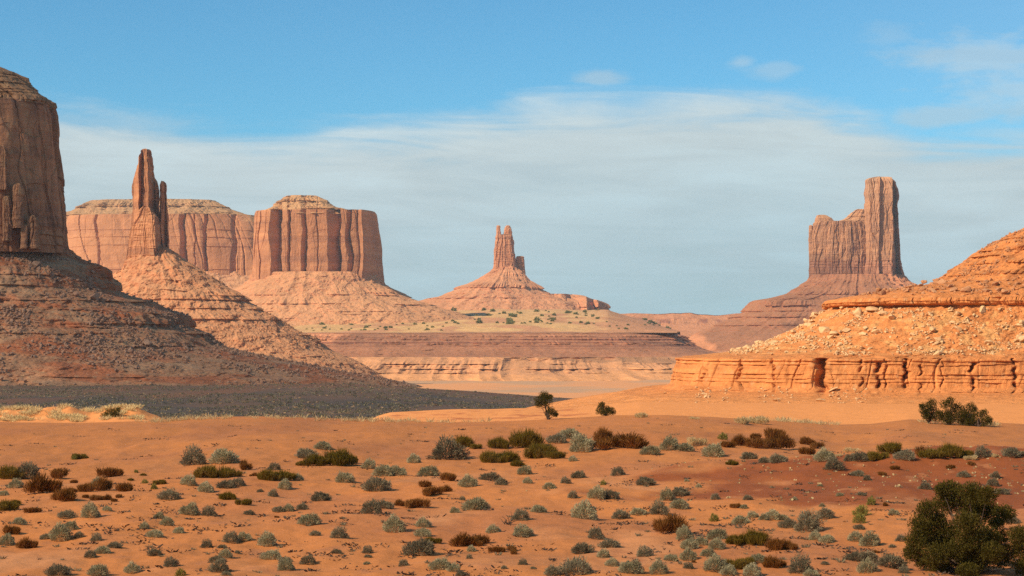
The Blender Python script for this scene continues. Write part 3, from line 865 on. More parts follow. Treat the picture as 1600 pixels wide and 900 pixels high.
# ---- banded terraces and the tan plateau in the middle distance ---------------------------------
def terraces():
    Yc = 3500.0
    up = [(520.5, 300, 1045), (521.5, 290, 1058), (524, 288, 1066), (533, 285, 1072), (536, 284, 1076), (541, 280, 1083), (546, 270, 1092), (551, 255, 1104), (557, 240, 1125), (575, 220, 1150)]
    up = [(y, l, r, 800 + (y - 520) * 3.2, 400) for y, l, r in up]
    lo = [(558, 240, 1180), (559.5, 235, 1190), (561, 230, 1192), (567, 228, 1194), (569, 226, 1196), (572, 224, 1197), (580, 220, 1200), (590, 205, 1215), (600, 190, 1240), (612, 170, 1260), (630, 150, 1290)]
    lo = [(y, l, r, 990 + (y - 558) * 4.2, 400) for y, l, r in lo]
    c1 = rock_color((0.52, 0.200, 0.108), (0.38, 0.138, 0.085), (0.58, 0.245, 0.13), (0.56, 0.24, 0.13), 901, 22, 3.2, 0.12, (0.7, 0.97), band=0.8)
    c2 = rock_color((0.48, 0.205, 0.12), (0.30, 0.132, 0.09), (0.56, 0.28, 0.155), (0.60, 0.29, 0.145), 911, 20, 4, 0.2, (0.55, 0.9), band=0.8)
    t = empty('terrace', base_of(up, Yc), 'long dark banded terrace cliff below the shrub dotted tan plateau', 'terrace')
    def c1b(S, Z, X, Y, PY, up):
        c = c1(S, Z, X, Y, PY, up)
        st = fbm(S / 900, Z / 2.1, 0.3, 3, 905)
        c = mixc(c, (0.30, 0.10, 0.066), 0.8 * ss(0.05, 0.35, st) * ss(548, 540, PY))
        return mixc(c, (0.60, 0.27, 0.15), 0.5 * ss(0.1, 0.4, -st) * ss(550, 540, PY))
    put_loft('cliff_band', loft(up, Yc, 130, 900, 16, 5, face=1075, disp= talus_disp(5, 6, 60, 9, 2.5, 900, 530, 556, ((524, 2, 6), (529, 2, 5), (535, 2.5, 6))), color=c1b), MAT['far'], t)
    t2 = empty('terrace', base_of(lo, Yc), 'lower pale terrace with broken grey ledges and bright sand fans', 'terrace')
    def c3(S, Z, X, Y, PY, up):
        c = c2(S, Z, X, Y, PY, up)
        fan = PY - (578 + 13 * perlin(S / 170, 0.4, 0, 913) + 5 * np.abs(perlin(S / 60, 0.9, 0, 914)))
        return mixc(c, (0.66, 0.315, 0.145), ss(-1.5, 2.5, fan + 3 * fbm(X / 40, Z / 8, 0, 3, 915)))
    put_loft('cliff_band', loft(lo, Yc, 170, 1000, 4.5, 5, face=1000, disp=talus_disp(9, 5, 75, 60, 3, 910, 566, 605, ((566, 3, 12), (573, 4, 14), (580, 3, 8))), color=c3), MAT['far'], t2)
    # plateau sheet rising to the central butte
    nx, ny = 460, 150
    Yr = np.geomspace(2702, 5600, ny)
    xe = (1052 - 800) * 2725 / F
    Xg = np.linspace(-640, xe, nx)
    X, Y = np.meshgrid(Xg, Yr)
    X = X + 275 / F * (Y - 2702)
    Pp = 800 + F * X / Y
    top = np.interp(Pp, [250, 450, 620, 700, 800, 950, 1000, 1050, 1075], [500, 496, 490, 486, 482, 485, 499, 515, 521])
    top = top + 1.2 * perlin(Pp / 30, 0.2, 0, 12)
    tt = ss(0, 1, (Y - 2702) / (4550 - 2702)) ** 0.8
    py = 520.2 + (top - 520.2) * tt
    py = np.where(Y > 4550, py + (Y - 4550) * 0.02, py)
    Z = EYE - (py - HOR) * Y / F + 2.2 * fbm(Pp / 40, Y / 160, 0, 4, 921) * ss(2700, 2900, Y)
    P = np.stack([X, Y, Z], -1)
    c = np.broadcast_to(np.array((0.62, 0.37, 0.17)), P.shape).copy()
    c = mixc(c, (0.52, 0.255, 0.135), ss(-0.1, 0.35, fbm(Pp / 90, Y / 300, 0, 4, 931)))
    c = mixc(c, (0.52, 0.26, 0.15), (1 - ss(2750, 2980, Y + 120 * perlin(Pp / 60, 0.3, 0, 9))))
    c = mixc(c, (0.53, 0.25, 0.13), ss(900, 980, Pp + 30 * perlin(Y / 200, 0.1, 0, 6)))
    me = mesh_from('plateau', P.reshape(-1, 3), grid_faces(ny, nx), MAT['far'], c.reshape(-1, 3), True)
    tag(add_mesh('plateau_terrain', me), kind='structure')
    SURF['plateau'] = dict(P=P, px=Pp, py=py)


terraces()


# ---- sunlit ledged hill on the right ----------------------------------------------------------
def right_hill():
    Yc = 450.0
    rows = [(296, 1690, 17), (330, 1632, 20), (348, 1602, 22), (356, 1586, 23), (365, 1567, 24), (372, 1551, 25), (384, 1538, 26), (392, 1528, 27), (405, 1506, 29), (413, 1495, 30), (425, 1479, 31), (436, 1460, 33), (440, 1438, 35), (446, 1405, 37), (452, 1372, 39),
            (458, 1325, 41), (462, 1302, 42), (464, 1294, 42.6), (470, 1291, 43), (475, 1294, 42.6), (477, 1298, 42), (500, 1263, 46), (520, 1229, 50), (535, 1200, 53), (545, 1178, 55.5), (550, 1148, 57), (555, 1112, 59), (559, 1076, 60.5), (561, 1066, 61),
            (575, 1062, 61.6), (590, 1058, 62), (606, 1055, 62.8), (614, 1042, 65), (620, 1020, 70), (624, 1002, 75), (625, 984, 82), (635, 952, 92), (645, 918, 103), (660, 872, 118), (680, 820, 135)]
    rows = [(y, l, 1950, d, 120) for y, l, d in rows]
    lumps = talus_disp(1.6, 0.7, 9, 1.3, 0.6, 1000, 440, 560, ((357, 3, 1.0), (366, 2.5, 0.8), (384.5, 3, 1.3), (393, 3, 1.3), (406, 3, 0.9), (424, 3, 0.7)))
    clf = cliff_disp(6.5, 0.55, 1010, 1.15, 0.7)
    def disp(S, Z, X, Y, PY):
        band = ss(559, 561.5, PY) * (1 - ss(608, 622, PY + 16 * perlin(S / 9, 0.2, 0, 1005) + 6 * perlin(S / 2.5, 0.7, 0, 1006)))
        led = ss(463, 465, PY) * (1 - ss(474, 478, PY))
        r = lumps(S, Z, X, Y, PY) * (1 - band) * (1 - 0.7 * led) * (1 - 0.5 * ss(618, 638, PY))
        cr = clf(S, Z, X, Y, PY)
        r = r + band * (cr + 0.35 + 0.55 * (ss(559, 561.5, PY) - ss(563, 566, PY)) * (0.6 + perlin(S / 4, 0.9, 0, 1015)))
        # a few deep clefts in the lower cliff
        pxx = 800 + F * X / Y + 8.0 * perlin(Z / 1.9, X / 9, 0, 1007) + 3.5 * perlin(Z / 0.6, X / 5, 0, 1008)
        for c0, w, dp in ((1156, 2.2, 1.5), (1209, 1.6, 0.7), (1284, 7.5, 4.2), (1346, 2.2, 1.0), (1373, 3.2, 2.0), (1385, 1.6, 0.7), (1416, 3.0, 2.3), (1437, 1.6, 1.0), (1470, 1.5, 0.7), (1523, 3.0, 1.9), (1584, 2.6, 1.8), (1101, 1.6, 0.8)):
            r = r - band * dp * np.exp(-((pxx - c0) / w) ** 2) * ss(-0.3, 0.12, perlin(Z / 1.6, c0 * 0.113, 0, 1009) + (0.5 if w > 5 else 0))
        r = r + led * (0.7 + 1.1 * perlin(S / 6, 0.5, 0, 1011) + cliff_disp(3.4, 0.8, 1012, 1.0, 0.5)(S, Z, X, Y, PY))
        return r
    base = rock_color((0.55, 0.210, 0.072), (0.38, 0.135, 0.05), (0.60, 0.26, 0.10), (0.56, 0.215, 0.075), 1021, 3, 1.0, 0.25, (0.5, 0.85))
    def col(S, Z, X, Y, PY, up):
        c = base(S, Z, X, Y, PY, up)
        n = fbm(X / 3.5, Y / 3.5, Z / 3.5, 4, 1031)
        zone = ss(478, 490, PY) * (1 - ss(550, 558, PY))
        c = mixc(c, (0.60, 0.31, 0.125), 0.8 * zone * ss(0.0, 0.45, n + 0.05))
        c = mixc(c, (0.62, 0.25, 0.087), ss(612, 632, PY + 5 * n))
        c = mixc(c, (0.40, 0.15, 0.055), ss(462, 446, PY) * ss(-0.1, 0.4, n))
        return c
    d = loft(rows, Yc, 620, 1500, 3.0, 7, disp, color=col, face=1240)
    SURF['right'] = d
    t = empty('hill', base_of(rows, Yc), 'sunlit orange hill with an upper ledge and a cracked lower cliff band', 'hill')
    put_loft('slope', d, MAT['near'], t)


right_hill()

# ------------------------------------------------------------------ clouds behind and beside the camera; they shade the land
def cloud_mat(name, lo, hi):
    m = bpy.data.materials.new(name)
    m.use_nodes = True
    N = NT(m.node_tree)
    out = N.n('ShaderNodeOutputMaterial')
    d = N.n('ShaderNodeBsdfTranslucent')
    d.inputs[0].default_value = (0.9, 0.9, 0.9, 1)
    tr = N.n('ShaderNodeBsdfTransparent')
    g = N.n('ShaderNodeNewGeometry')
    n = N.noise(g.outputs['Position'], 0.006, 5, 0.6)
    mx = N.n('ShaderNodeMixShader')
    N.put(mx.inputs[0], N.m('ADD', lo, N.m('MULTIPLY', N.sstep(n, 0.3, 0.7), hi - lo)))
    N.put(mx.inputs[1], tr.outputs[0])
    N.put(mx.inputs[2], d.outputs[0])
    N.put(out.inputs[0], mx.outputs[0])
    return m


CLOUDM = {'thin': cloud_mat('thin_cloud', 0.13, 0.25), 'middle': cloud_mat('cloud_vapour', 0.16, 0.30), 'thick': cloud_mat('thick_cloud', 0.33, 0.46)}


def cloud(poly, H, thick, rough, z0=0.0, seed=0, kind='thin'):
    """a flat bottomed cloud whose shadow falls on this patch of land"""
    q = np.array(poly, float)
    sh = (H - z0) / math.tan(math.radians(SUN_EL))
    q = q + np.array([-math.sin(math.radians(SUN_AZ)), -math.cos(math.radians(SUN_AZ))]) * sh
    L = np.concatenate([[0], np.cumsum(np.hypot(*np.diff(np.vstack([q, q[:1]]), axis=0).T))])
    t = np.linspace(0, L[-1], 241)[:-1]
    qq = np.vstack([q, q[:1]])
    x, y = np.interp(t, L, qq[:, 0]), np.interp(t, L, qq[:, 1])
    c = np.array([x.mean(), y.mean()])
    nz = 1 + rough * fbm(x / 160, y / 160, seed, 4, 1100 + seed)
    ks = np.concatenate([np.linspace(0.02, 1, 16), np.linspace(1, 0.02, 16)[1:]])
    P = []
    for i, k in enumerate(ks):
        top = i >= 16
        h = H + (thick * math.sqrt(max(0, 1 - k * k)) * (1 + 0.4 * fbm(x * k / 120, y * k / 120, 3.3, 3, 1150 + seed)) if top else -0.06 * thick * (1 - k) * 2)
        P.append(np.stack([c[0] + (x - c[0]) * nz * k, c[1] + (y - c[1]) * nz * k, np.broadcast_to(h, x.shape)], -1))
    P = np.array(P)
    me = mesh_from('cloud', P.reshape(-1, 3), grid_faces(P.shape[0], P.shape[1], True), CLOUDM[kind], None, True)
    o = add_mesh('cloud', me)
    tag(o, kind='stuff')
    return o


cloud([(-420, -300), (420, -300), (420, 262), (150, 266), (60, 262), (0, 270), (-60, 268), (-420, 262)], 520, 70, 0.01, 0, 1)
cloud([(-620, 430), (-150, 425), (0, 440), (45, 560), (80, 800), (40, 980), (30, 1280), (-150, 1420), (-620, 1400), (-820, 900)], 560, 90, 0.03, -5, 2, 'thick')
cloud([(-330, 2560), (-60, 2480), (280, 2470), (520, 2520), (640, 2700), (420, 2860), (100, 2800), (-180, 2760)], 700, 90, 0.06, 20, 3, 'middle')
cloud([(380, 3600), (620, 3420), (850, 3500), (900, 3750), (880, 3980), (800, 4060), (560, 4020), (420, 3850)], 760, 90, 0.10, 0, 4, 'middle')

# ------------------------------------------------------------------ boulders and rubble
def stone_mat(name, c1, c2, s):
    m = bpy.data.materials.new(name)
    m.use_nodes = True
    N = NT(m.node_tree)
    out = N.n('ShaderNodeOutputMaterial')
    b = N.n('ShaderNodeBsdfPrincipled')
    b.inputs['Roughness'].default_value = 0.95
    b.inputs['Specular IOR Level'].default_value = 0.12
    oi = N.n('ShaderNodeObjectInfo')
    g = N.n('ShaderNodeNewGeometry')
    n = N.noise(g.outputs['Position'], 0.35 / s, 5, 0.65)
    f = N.m('ADD', N.m('MULTIPLY', oi.outputs['Random'], 0.4), N.m('MULTIPLY', N.sstep(n, 0.25, 0.75), 0.6))
    N.put(b.inputs['Base Color'], N.ramp(f, [(0, c1), (1, c2)]))
    bp = N.n('ShaderNodeBump')
    bp.inputs['Strength'].default_value = 0.7
    bp.inputs['Distance'].default_value = s * 0.5
    N.put(bp.inputs['Height'], N.noise(g.outputs['Position'], 1.0 / s, 5, 0.65))
    N.put(b.inputs['Normal'], bp.outputs[0])
    N.put(out.inputs[0], b.outputs[0])
    return m


MAT['cream'] = stone_mat('pale_boulder_stone', (0.52, 0.27, 0.12), (0.70, 0.46, 0.23), 0.5)
MAT['brown'] = stone_mat('brown_boulder_stone', (0.36, 0.155, 0.07), (0.52, 0.26, 0.125), 0.5)
MAT['shadebrown'] = stone_mat('dark_boulder_stone', (0.34, 0.160, 0.092), (0.54, 0.32, 0.195), 1.6)

import bmesh


def boulder_mesh(name, mat, flatness, rnd, npts=16):
    bm = bmesh.new()
    for i in range(npts):
        v = Vector((rnd.gauss(0, 1), rnd.gauss(0, 1), rnd.gauss(0, 1))).normalized() * rnd.uniform(0.82, 1.0)
        bm.verts.new((v.x * 0.5, v.y * 0.5 * rnd.uniform(0.75, 1), v.z * 0.5 * flatness))
    r = bmesh.ops.convex_hull(bm, input=bm.verts[:])
    bmesh.ops.delete(bm, geom=[e for e in r['geom_interior'] if isinstance(e, bmesh.types.BMVert)], context='VERTS')
    bmesh.ops.bevel(bm, geom=bm.edges[:], offset=0.025, segments=1, affect='EDGES')
    me = bpy.data.meshes.new(name)
    bm.to_mesh(me)
    bm.free()
    me.materials.append(mat)
    return me


RN = random.Random(5)
BM = {k: [boulder_mesh('boulder', MAT[k], fl, RN, n) for fl, n in ((0.75, 14), (0.6, 12), (0.9, 18), (0.55, 10), (0.8, 11), (0.7, 22), (0.5, 14))] for k in ('cream', 'brown', 'shadebrown')}


def cand(key, test):
    d = SURF[key]
    P = d['P'].reshape(-1, 3)
    ok = d['front'].reshape(-1) & (P[:, 1] > 50)
    px = 800 + F * P[:, 0] / P[:, 1]
    py = HOR - F * (P[:, 2] - EYE) / P[:, 1]
    ok &= (px > -30) & (px < 1640)
    ok &= test(px, py, P, d['up'].reshape(-1))
    return np.nonzero(ok)[0], P, px, py


def put_boulder(p, size, kind, label, group, tilt=0.5, variant=None, scl=(1, 1, 1)):
    me = BM[kind][RN.randrange(7) if variant is None else variant]
    o = bpy.data.objects.new('boulder', me)
    o.location = (p[0], p[1], p[2] + size * 0.12)
    o.rotation_euler = (RN.uniform(-tilt, tilt), RN.uniform(-tilt, tilt), RN.uniform(0, 6.28))
    o.scale = (size * scl[0], size * scl[1], size * scl[2])
    link(o)
    return tag(o, label, 'boulder', group)


def scatter_rocks(key, test, n, s0, s1, kind, name, seed, weight=None):
    """one mesh of uncountable small stones lying on a slope"""
    idx, P, px, py = cand(key, test)
    r = np.random.default_rng(seed)
    w = None
    if weight is not None:
        w = weight(P[idx])
        w = w / w.sum()
    pick = r.choice(idx, n, p=w)
    tv = []
    tf = []
    base = []
    for me in BM[kind][:5]:
        v = np.array([vv.co[:] for vv in me.vertices])
        me.calc_loop_triangles()
        f = np.array([t.vertices[:] for t in me.loop_triangles])
        base.append((v, f))
    k = 0
    for i in pick:
        v, f = base[r.integers(5)]
        s = s0 + (s1 - s0) * r.random() ** 2.5
        R = np.array(Euler((r.uniform(-.6, .6), r.uniform(-.6, .6), r.uniform(0, 6.3))).to_matrix())
        tv.append((v * s) @ R.T + P[i] + (r.normal(0, 0.5, 3) * s0) + np.array([0, 0, s * .1]))
        tf.append(f + k)
        k += len(v)
    me = mesh_from(name, np.vstack(tv), np.vstack(tf), MAT[kind])
    o = add_mesh(name, me)
    return tag(o, kind='stuff')


def boulders():
    wn = lambda s, k: (lambda P: np.clip(fbm(P[:, 0] / s, P[:, 1] / s, P[:, 2] / s, 3, k) + 0.35, 0.02, 1) ** 2)
    # pale blocks on the slope between the ledges
    def zone(px, py, P, up):
        return (py > 482) & (py < 555) & (px > 1140)
    idx, P, px, py = cand('right', zone)
    w = wn(9, 61)(P[idx])
    r = np.random.default_rng(8)
    pick = r.choice(idx, 172, replace=False, p=w / w.sum())
    for i in pick:
        s = 0.8 + 3.3 * r.random() ** 2.3
        big = s > 1.7
        where = 'left' if px[i] < 1290 else ('middle' if px[i] < 1450 else 'right')
        lab = {'left': 'near their pointed left end', 'middle': 'above the dark cleft', 'right': 'above the right junipers'}[where]
        put_boulder(P[i], s, 'cream', '%s pale angular boulder between the ledges %s' % ('large' if big else 'small', lab),
                    'pale boulders on the slope between the ledges', 0.6, None, (1, r.uniform(.5, .9), r.uniform(.45, .9)))
    # brown blocks crowding the upper bench
    def zone2(px, py, P, up):
        return (py > 438) & (py < 461) & (px > 1350)
    idx, P, px, py = cand('right', zone2)
    pick = r.choice(idx, 72, replace=False)
    for i in pick:
        s = 1.0 + 1.9 * r.random() ** 1.5
        put_boulder(P[i], s, 'brown', 'brown rounded boulder crowded on the upper bench above the ledge', 'brown boulders on the upper bench', 0.5, None, (1, r.uniform(.7, 1), r.uniform(.7, 1)))
    for (x, y, w_, lab) in ((1443, 439, 15, 'biggest round brown boulder standing out on the skyline of the bench'), (1460, 437, 9, 'narrow upright brown boulder beside the biggest one on the skyline'), (1372, 451, 16, 'flat brown boulder at the left end of the upper bench')):
        idx, P, px, py = cand('right', lambda a, b, c, d: (np.abs(a - x) < 14) & (np.abs(b - y - 4) < 7))
        if len(idx):
            i = idx[np.argmin(np.hypot(px[idx] - x, py[idx] - y - 4))]
            put_boulder(P[i] + np.array([0, 0, 0.4]), w_ * 420 / F, 'brown', lab, None, 0.2, 5, (1, .9, .85))
    # fallen slabs at the foot of the lower cliff
    for (x, y, w_, lab, sc) in ((1303, 611, 26, 'long pale fallen slab leaning below the dark cleft', (1, .5, .28)), (1284, 627, 22, 'narrow pale slab lying lowest below the dark cleft', (1, .4, .3)),
                                (1097, 612, 13, 'largest pale block of the little pile below the cliff point', (1, .7, .6)), (1040, 615, 9, 'small pale block lying apart left of the cliff point', (1, .6, .5)),
                                (1135, 612, 8, 'small pale block between two little piles below the cliff', (1, .7, .6)), (1187, 613, 8, 'pale cube shaped block below the middle of the cliff', (1, .8, .8)),
                                (1214, 627, 17, 'flat pale slab in the pile left of the dark cleft', (1, .5, .3)), (1196, 638, 16, 'brown flat slab lowest below the middle of the cliff', (1, .4, .3))):
        idx, P, px, py = cand('right', lambda a, b, c, d: (np.abs(a - x) < 10) & (np.abs(b - y) < 8))
        if len(idx):
            i = idx[np.argmin(np.hypot(px[idx] - x, py[idx] - y))]
            o = put_boulder(P[i], w_ * 390 / F, 'cream' if 'brown' not in lab else 'brown', lab, None, 0.15, 4, sc)
            o.rotation_euler[2] = RN.uniform(-.35, .35)
            if 'leaning' in lab:
                o.rotation_euler[1] = -0.6
    def foot(px, py, P, up):
        return (py > 606) & (py < 636) & ((np.abs(px - 1325) < 32 - (py - 606) * 0.2) | (np.abs(px - 1212) < 26) | (np.abs(px - 1098) < 12) | (np.abs(px - 1135) < 9))
    scatter_rocks('right', foot, 300, 0.18, 1.0, 'cream', 'rubble', 17)
    scatter_rocks('right', zone, 3600, 0.18, 1.1, 'cream', 'rubble', 18, wn(6, 63))
    scatter_rocks('right', lambda px, py, P, up: (py > 340) & (py < 462), 2200, 0.18, 1.0, 'brown', 'rubble', 19, wn(5, 64))
    # the shaded slope on the left
    def lz(px, py, P, up):
        return (py > 400) & (py < 600) & (px > -20) & (px < 420)
    idx, P, px, py = cand('left', lz)
    w = wn(40, 65)(P[idx])
    pick = r.choice(idx, 40, replace=False, p=w / w.sum())
    for i in pick:
        s = 2.0 + 3.0 * r.random() ** 2
        up_ = 'just below the dark sheer cliff' if py[i] < 470 else ('half way down the dark left slope' if py[i] < 535 else 'at the foot of the dark left slope')
        put_boulder(P[i], s, 'shadebrown', '%s brown boulder %s' % ('large' if s > 3 else 'small', up_), 'brown boulders on the dark left slope', 0.6, None, (1, r.uniform(.65, 1), r.uniform(.6, 1)))
    for (x, y, w_, lab) in ((150, 468, 30, 'biggest block on the dark left slope, square with one shaded side'), (57, 415, 20, 'pale brown block high on the left slope under the cliff'), (3, 594, 13, 'pinkish boulder at the foot of the left slope by the edge'),
                            (120, 462, 18, 'pointed block left of the biggest block on the dark slope'), (362, 561, 13, 'boulder standing on the tail of the dark left slope'), (230, 540, 22, 'dark long block low on the dark left slope')):
        idx, P, px, py = cand('left', lambda a, b, c, d: (np.abs(a - x) < 14) & (np.abs(b - y) < 10))
        if len(idx):
            i = idx[np.argmin(np.hypot(px[idx] - x, py[idx] - y))]
            put_boulder(P[i] + np.array([0, -1, .4]), w_ * 1020 / F, 'shadebrown', lab, None, 0.25, 4, (1, .8, .75))
    scatter_rocks('left', lambda px, py, P, up: (py > 385) & (py < 606) & (px < 640), 8500, 0.6, 3.3, 'shadebrown', 'rubble', 23, wn(30, 66))
    scatter_rocks('spire', lambda px, py, P, up: (py > 420) & (py < 600) & (px > 150), 1400, 0.8, 3.6, 'brown', 'rubble', 24, wn(60, 67))


boulders()


# ------------------------------------------------------------------ brush
def blades(pos, dirs, length, width, rnd, taper=0.35):
    """narrow four sided leaves; arrays of bases and directions"""
    n = len(pos)
    dirs = dirs / (np.linalg.norm(dirs, axis=1, keepdims=True) + 1e-9)
    side = np.cross(dirs, rnd.normal(size=(n, 3)))
    side /= np.linalg.norm(side, axis=1, keepdims=True) + 1e-9
    L = np.asarray(length).reshape(-1, 1) * dirs
    W = side * np.asarray(width).reshape(-1, 1) * 0.5
    V = np.stack([pos - W * 0.6, pos + W * 0.6, pos + L * 0.6 + W, pos + L * 0.6 - W], 1)
    V2 = np.stack([pos + L * 0.6 - W, pos + L * 0.6 + W, pos + L + W * taper, pos + L - W * taper], 1)
    V = np.concatenate([V, V2], 0).reshape(-1, 3)
    return V, np.arange(len(V)).reshape(-1, 4)


def dome_bush(name, mat, seed, h=0.6, n=520, ln=0.16, w=0.034, up=0.4, hollow=0.45, lump=0.22):
    r = np.random.default_rng(seed)
    d = r.normal(size=(n, 3))
    d[:, 2] = np.abs(d[:, 2]) * 0.9
    d /= np.linalg.norm(d, axis=1, keepdims=True)
    rad = hollow + (1 - hollow) * r.random(n) ** 0.6
    rad *= 1 + lump * fbm(d[:, 0] * 1.6 + seed, d[:, 1] * 1.6, d[:, 2] * 1.6, 2, seed) * 2.2
    pos = d * rad[:, None] * np.array([0.42, 0.42, h - 0.06])
    dr = d * np.array([1, 1, 0.8]) + np.array([0, 0, up]) + r.normal(size=(n, 3)) * 0.35
    V, Fq = blades(pos, dr, ln * r.uniform(0.6, 1.25, n), w * r.uniform(0.7, 1.3, n), r)
    V[:, 2] = np.maximum(V[:, 2], -0.03)
    return mesh_from(name, V, Fq, mat)


def broom_bush(name, mat, seed, h=0.5, n=620, w=0.02, clumps=7, spread=0.42):
    """many thin upright stems from several crowns"""
    r = np.random.default_rng(seed)
    cx = r.uniform(-spread, spread, clumps) * 0.85
    cy = r.uniform(-spread, spread, clumps) * 0.85
    ch = (1 - (np.hypot(cx, cy) / 0.75) ** 2).clip(0.35, 1) * r.uniform(0.7, 1.1, clumps)
    k = r.integers(0, clumps, n)
    a = r.uniform(0, 2 * np.pi, n)
    q = np.sqrt(r.random(n)) * 0.13
    pos = np.stack([cx[k] + np.cos(a) * q, cy[k] + np.sin(a) * q, r.uniform(0, 0.5, n) * h * ch[k]], 1)
    dr = np.stack([np.cos(a) * q * 4.0, np.sin(a) * q * 4.0, np.ones(n)], 1) + r.normal(size=(n, 3)) * 0.28
    L = h * ch[k] * r.uniform(0.35, 0.62, n)
    V, Fq = blades(pos, dr, L, w * r.uniform(0.7, 1.4, n), r, 0.5)
    V[:, 2] = np.maximum(V[:, 2], -0.03)
    return mesh_from(name, V, Fq, mat)


def tube_mesh(paths, mat, name, sides=6):
    V, Q = [], []
    k = 0
    for path in paths:
        n = len(path)
        for i, (p, rad) in enumerate(path):
            a = Vector(path[max(i - 1, 0)][0])
            b = Vector(path[min(i + 1, n - 1)][0])
            t = (b - a).normalized()
            u = t.orthogonal().normalized()
            v = t.cross(u)
            for s in range(sides):
                an = 2 * math.pi * s / sides
                V.append(tuple(Vector(p) + (u * math.cos(an) + v * math.sin(an)) * rad))
        for i in range(n - 1):
            for s in range(sides):
                s2 = (s + 1) % sides
                Q.append((k + i * sides + s, k + i * sides + s2, k + (i + 1) * sides + s2, k + (i + 1) * sides + s))
        k += n * sides
    return mesh_from(name, np.array(V), np.array(Q), mat, None, True)


def dead_branches(name, seed):
    rr = random.Random(seed)
    paths = []
    for i in range(11):
        a = rr.uniform(0, 6.28)
        e = rr.uniform(0.15, 1.0)
        p = Vector((rr.uniform(-.1, .1), rr.uniform(-.1, .1), 0))
        d = Vector((math.cos(a) * math.cos(e), math.sin(a) * math.cos(e), math.sin(e)))
        path = []
        for j in range(6):
            path.append((tuple(p), 0.02 * (1 - j / 6.5)))
            p = p + d * 0.1
            d = (d + Vector((rr.gauss(0, .3), rr.gauss(0, .3), rr.gauss(-.05, .25)))).normalized()
        paths.append(path)
    return tube_mesh(paths, MAT['wood'], name, 5)


KIND = {
    # letter: (name, category, list of meshes, height/width)
    'S': ('sage_bush', 'bush', [dome_bush('sage_bush', MAT['sage'], 10 + i, h, n, ln, .020, .25, .55, .17) for i, (h, n, ln) in enumerate(((.58, 2600, .075), (.50, 2400, .08), (.64, 2800, .075), (.46, 2300, .085), (.54, 2800, .07)))]),
    'D': ('brush', 'bush', [dome_bush('brush', MAT['dusk'], 30 + i, h, n, ln, .019, .3, .5, .22) for i, (h, n, ln) in enumerate(((.54, 2200, .09), (.46, 2000, .10), (.58, 2300, .09), (.42, 2000, .10)))]),
    'O': ('low_shrub', 'shrub', [broom_bush('low_shrub', MAT['olive'], 50 + i, h, 2600, .011, c) for i, (h, c) in enumerate(((.42, 16), (.36, 13), (.48, 18), (.40, 15)))]),
    'R': ('rusty_shrub', 'shrub', [broom_bush('rusty_shrub', MAT['rust'], 70 + i, h, 1700, .014, c) for i, (h, c) in enumerate(((.55, 9), (.46, 11), (.62, 7), (.5, 8)))]),
    'Y': ('yellow_shrub', 'shrub', [dome_bush('yellow_shrub', MAT['lime'], 90 + i, .72, 480, .2, .04, .7) for i in range(3)]),
    'G': ('grass_clump', 'grass clump', [broom_bush('grass_clump', MAT['straw'], 110 + i, .42, 700, .016, 9) for i in range(3)]),
    'B': ('dead_branches', 'dead wood', [dead_branches('dead_branches', 130 + i) for i in range(3)]),
}
WORDS = {'S': 'silvery grey-green sage bush', 'D': 'dusky grey-green bush', 'O': 'low dark olive shrub', 'R': 'rusty red-brown shrub', 'Y': 'yellow-green shrub', 'G': 'pale straw grass clump', 'B': 'tangle of bare dead twigs'}
GROUP = {'S': 'sage bushes on the sand', 'D': 'dusky bushes on the sand', 'O': 'olive shrubs on the sand', 'R': 'rusty shrubs on the sand', 'Y': 'yellow-green shrubs on the sand', 'G': 'grass clumps on the sand', 'B': 'dead twigs on the sand'}

# (centre column, row of the foot, width, kind) in three enlarged views of the foreground
V1 = """40 405 150 O;130 405 130 D;75 450 80 S;10 490 60 S;30 565 120 O;75 540 60 O;310 400 120 R;375 425 45 R;210 480 140 R;310 520 130 R;370 470 55 R;440 470 90 R;520 465 110 R;495 447 80 S;620 468 100 R;555 395 110 R;
490 515 65 R;545 512 45 R;580 520 40 R;610 500 45 R;435 502 40 R;400 303 70 O;430 300 40 O;378 306 30 Y;665 412 34 O;695 372 24 Y;730 387 30 O;740 427 30 Y;785 457 36 Y;812 432 66 O;860 512 112 D;985 332 135 D;1140 326 150 S;
1050 398 130 O;1150 400 130 O;960 435 92 S;1045 472 92 S;1150 452 100 D;1215 442 78 D;1245 358 70 R;1160 512 84 O;1245 536 72 O;1298 390 40 R;160 577 75 R;95 636 70 S;335 606 92 D;455 602 108 S;545 567 56 S;
965 587 102 S;1062 592 80 D;1270 587 56 D;30 742 84 S;50 690 90 R;132 762 84 R;355 667 92 S;300 722 122 S;400 706 52 D;232 712 64 D;490 722 70 D;520 787 84 S;580 757 84 D;460 808 72 D;810 607 62 S;850 642 80 S;910 682 64 S;
735 660 52 S;785 702 86 S;725 772 60 B;790 798 72 D;1055 756 62 D;1135 758 48 D;1180 732 90 D;1245 722 80 S;1150 806 74 S;1105 832 84 D;1120 882 104 D;1155 898 50 D;1213 786 32 D;290 898 124 D;495 900 110 S;672 886 84 S;870 852 76 D;920 902 52 Y;195 818 50 B"""
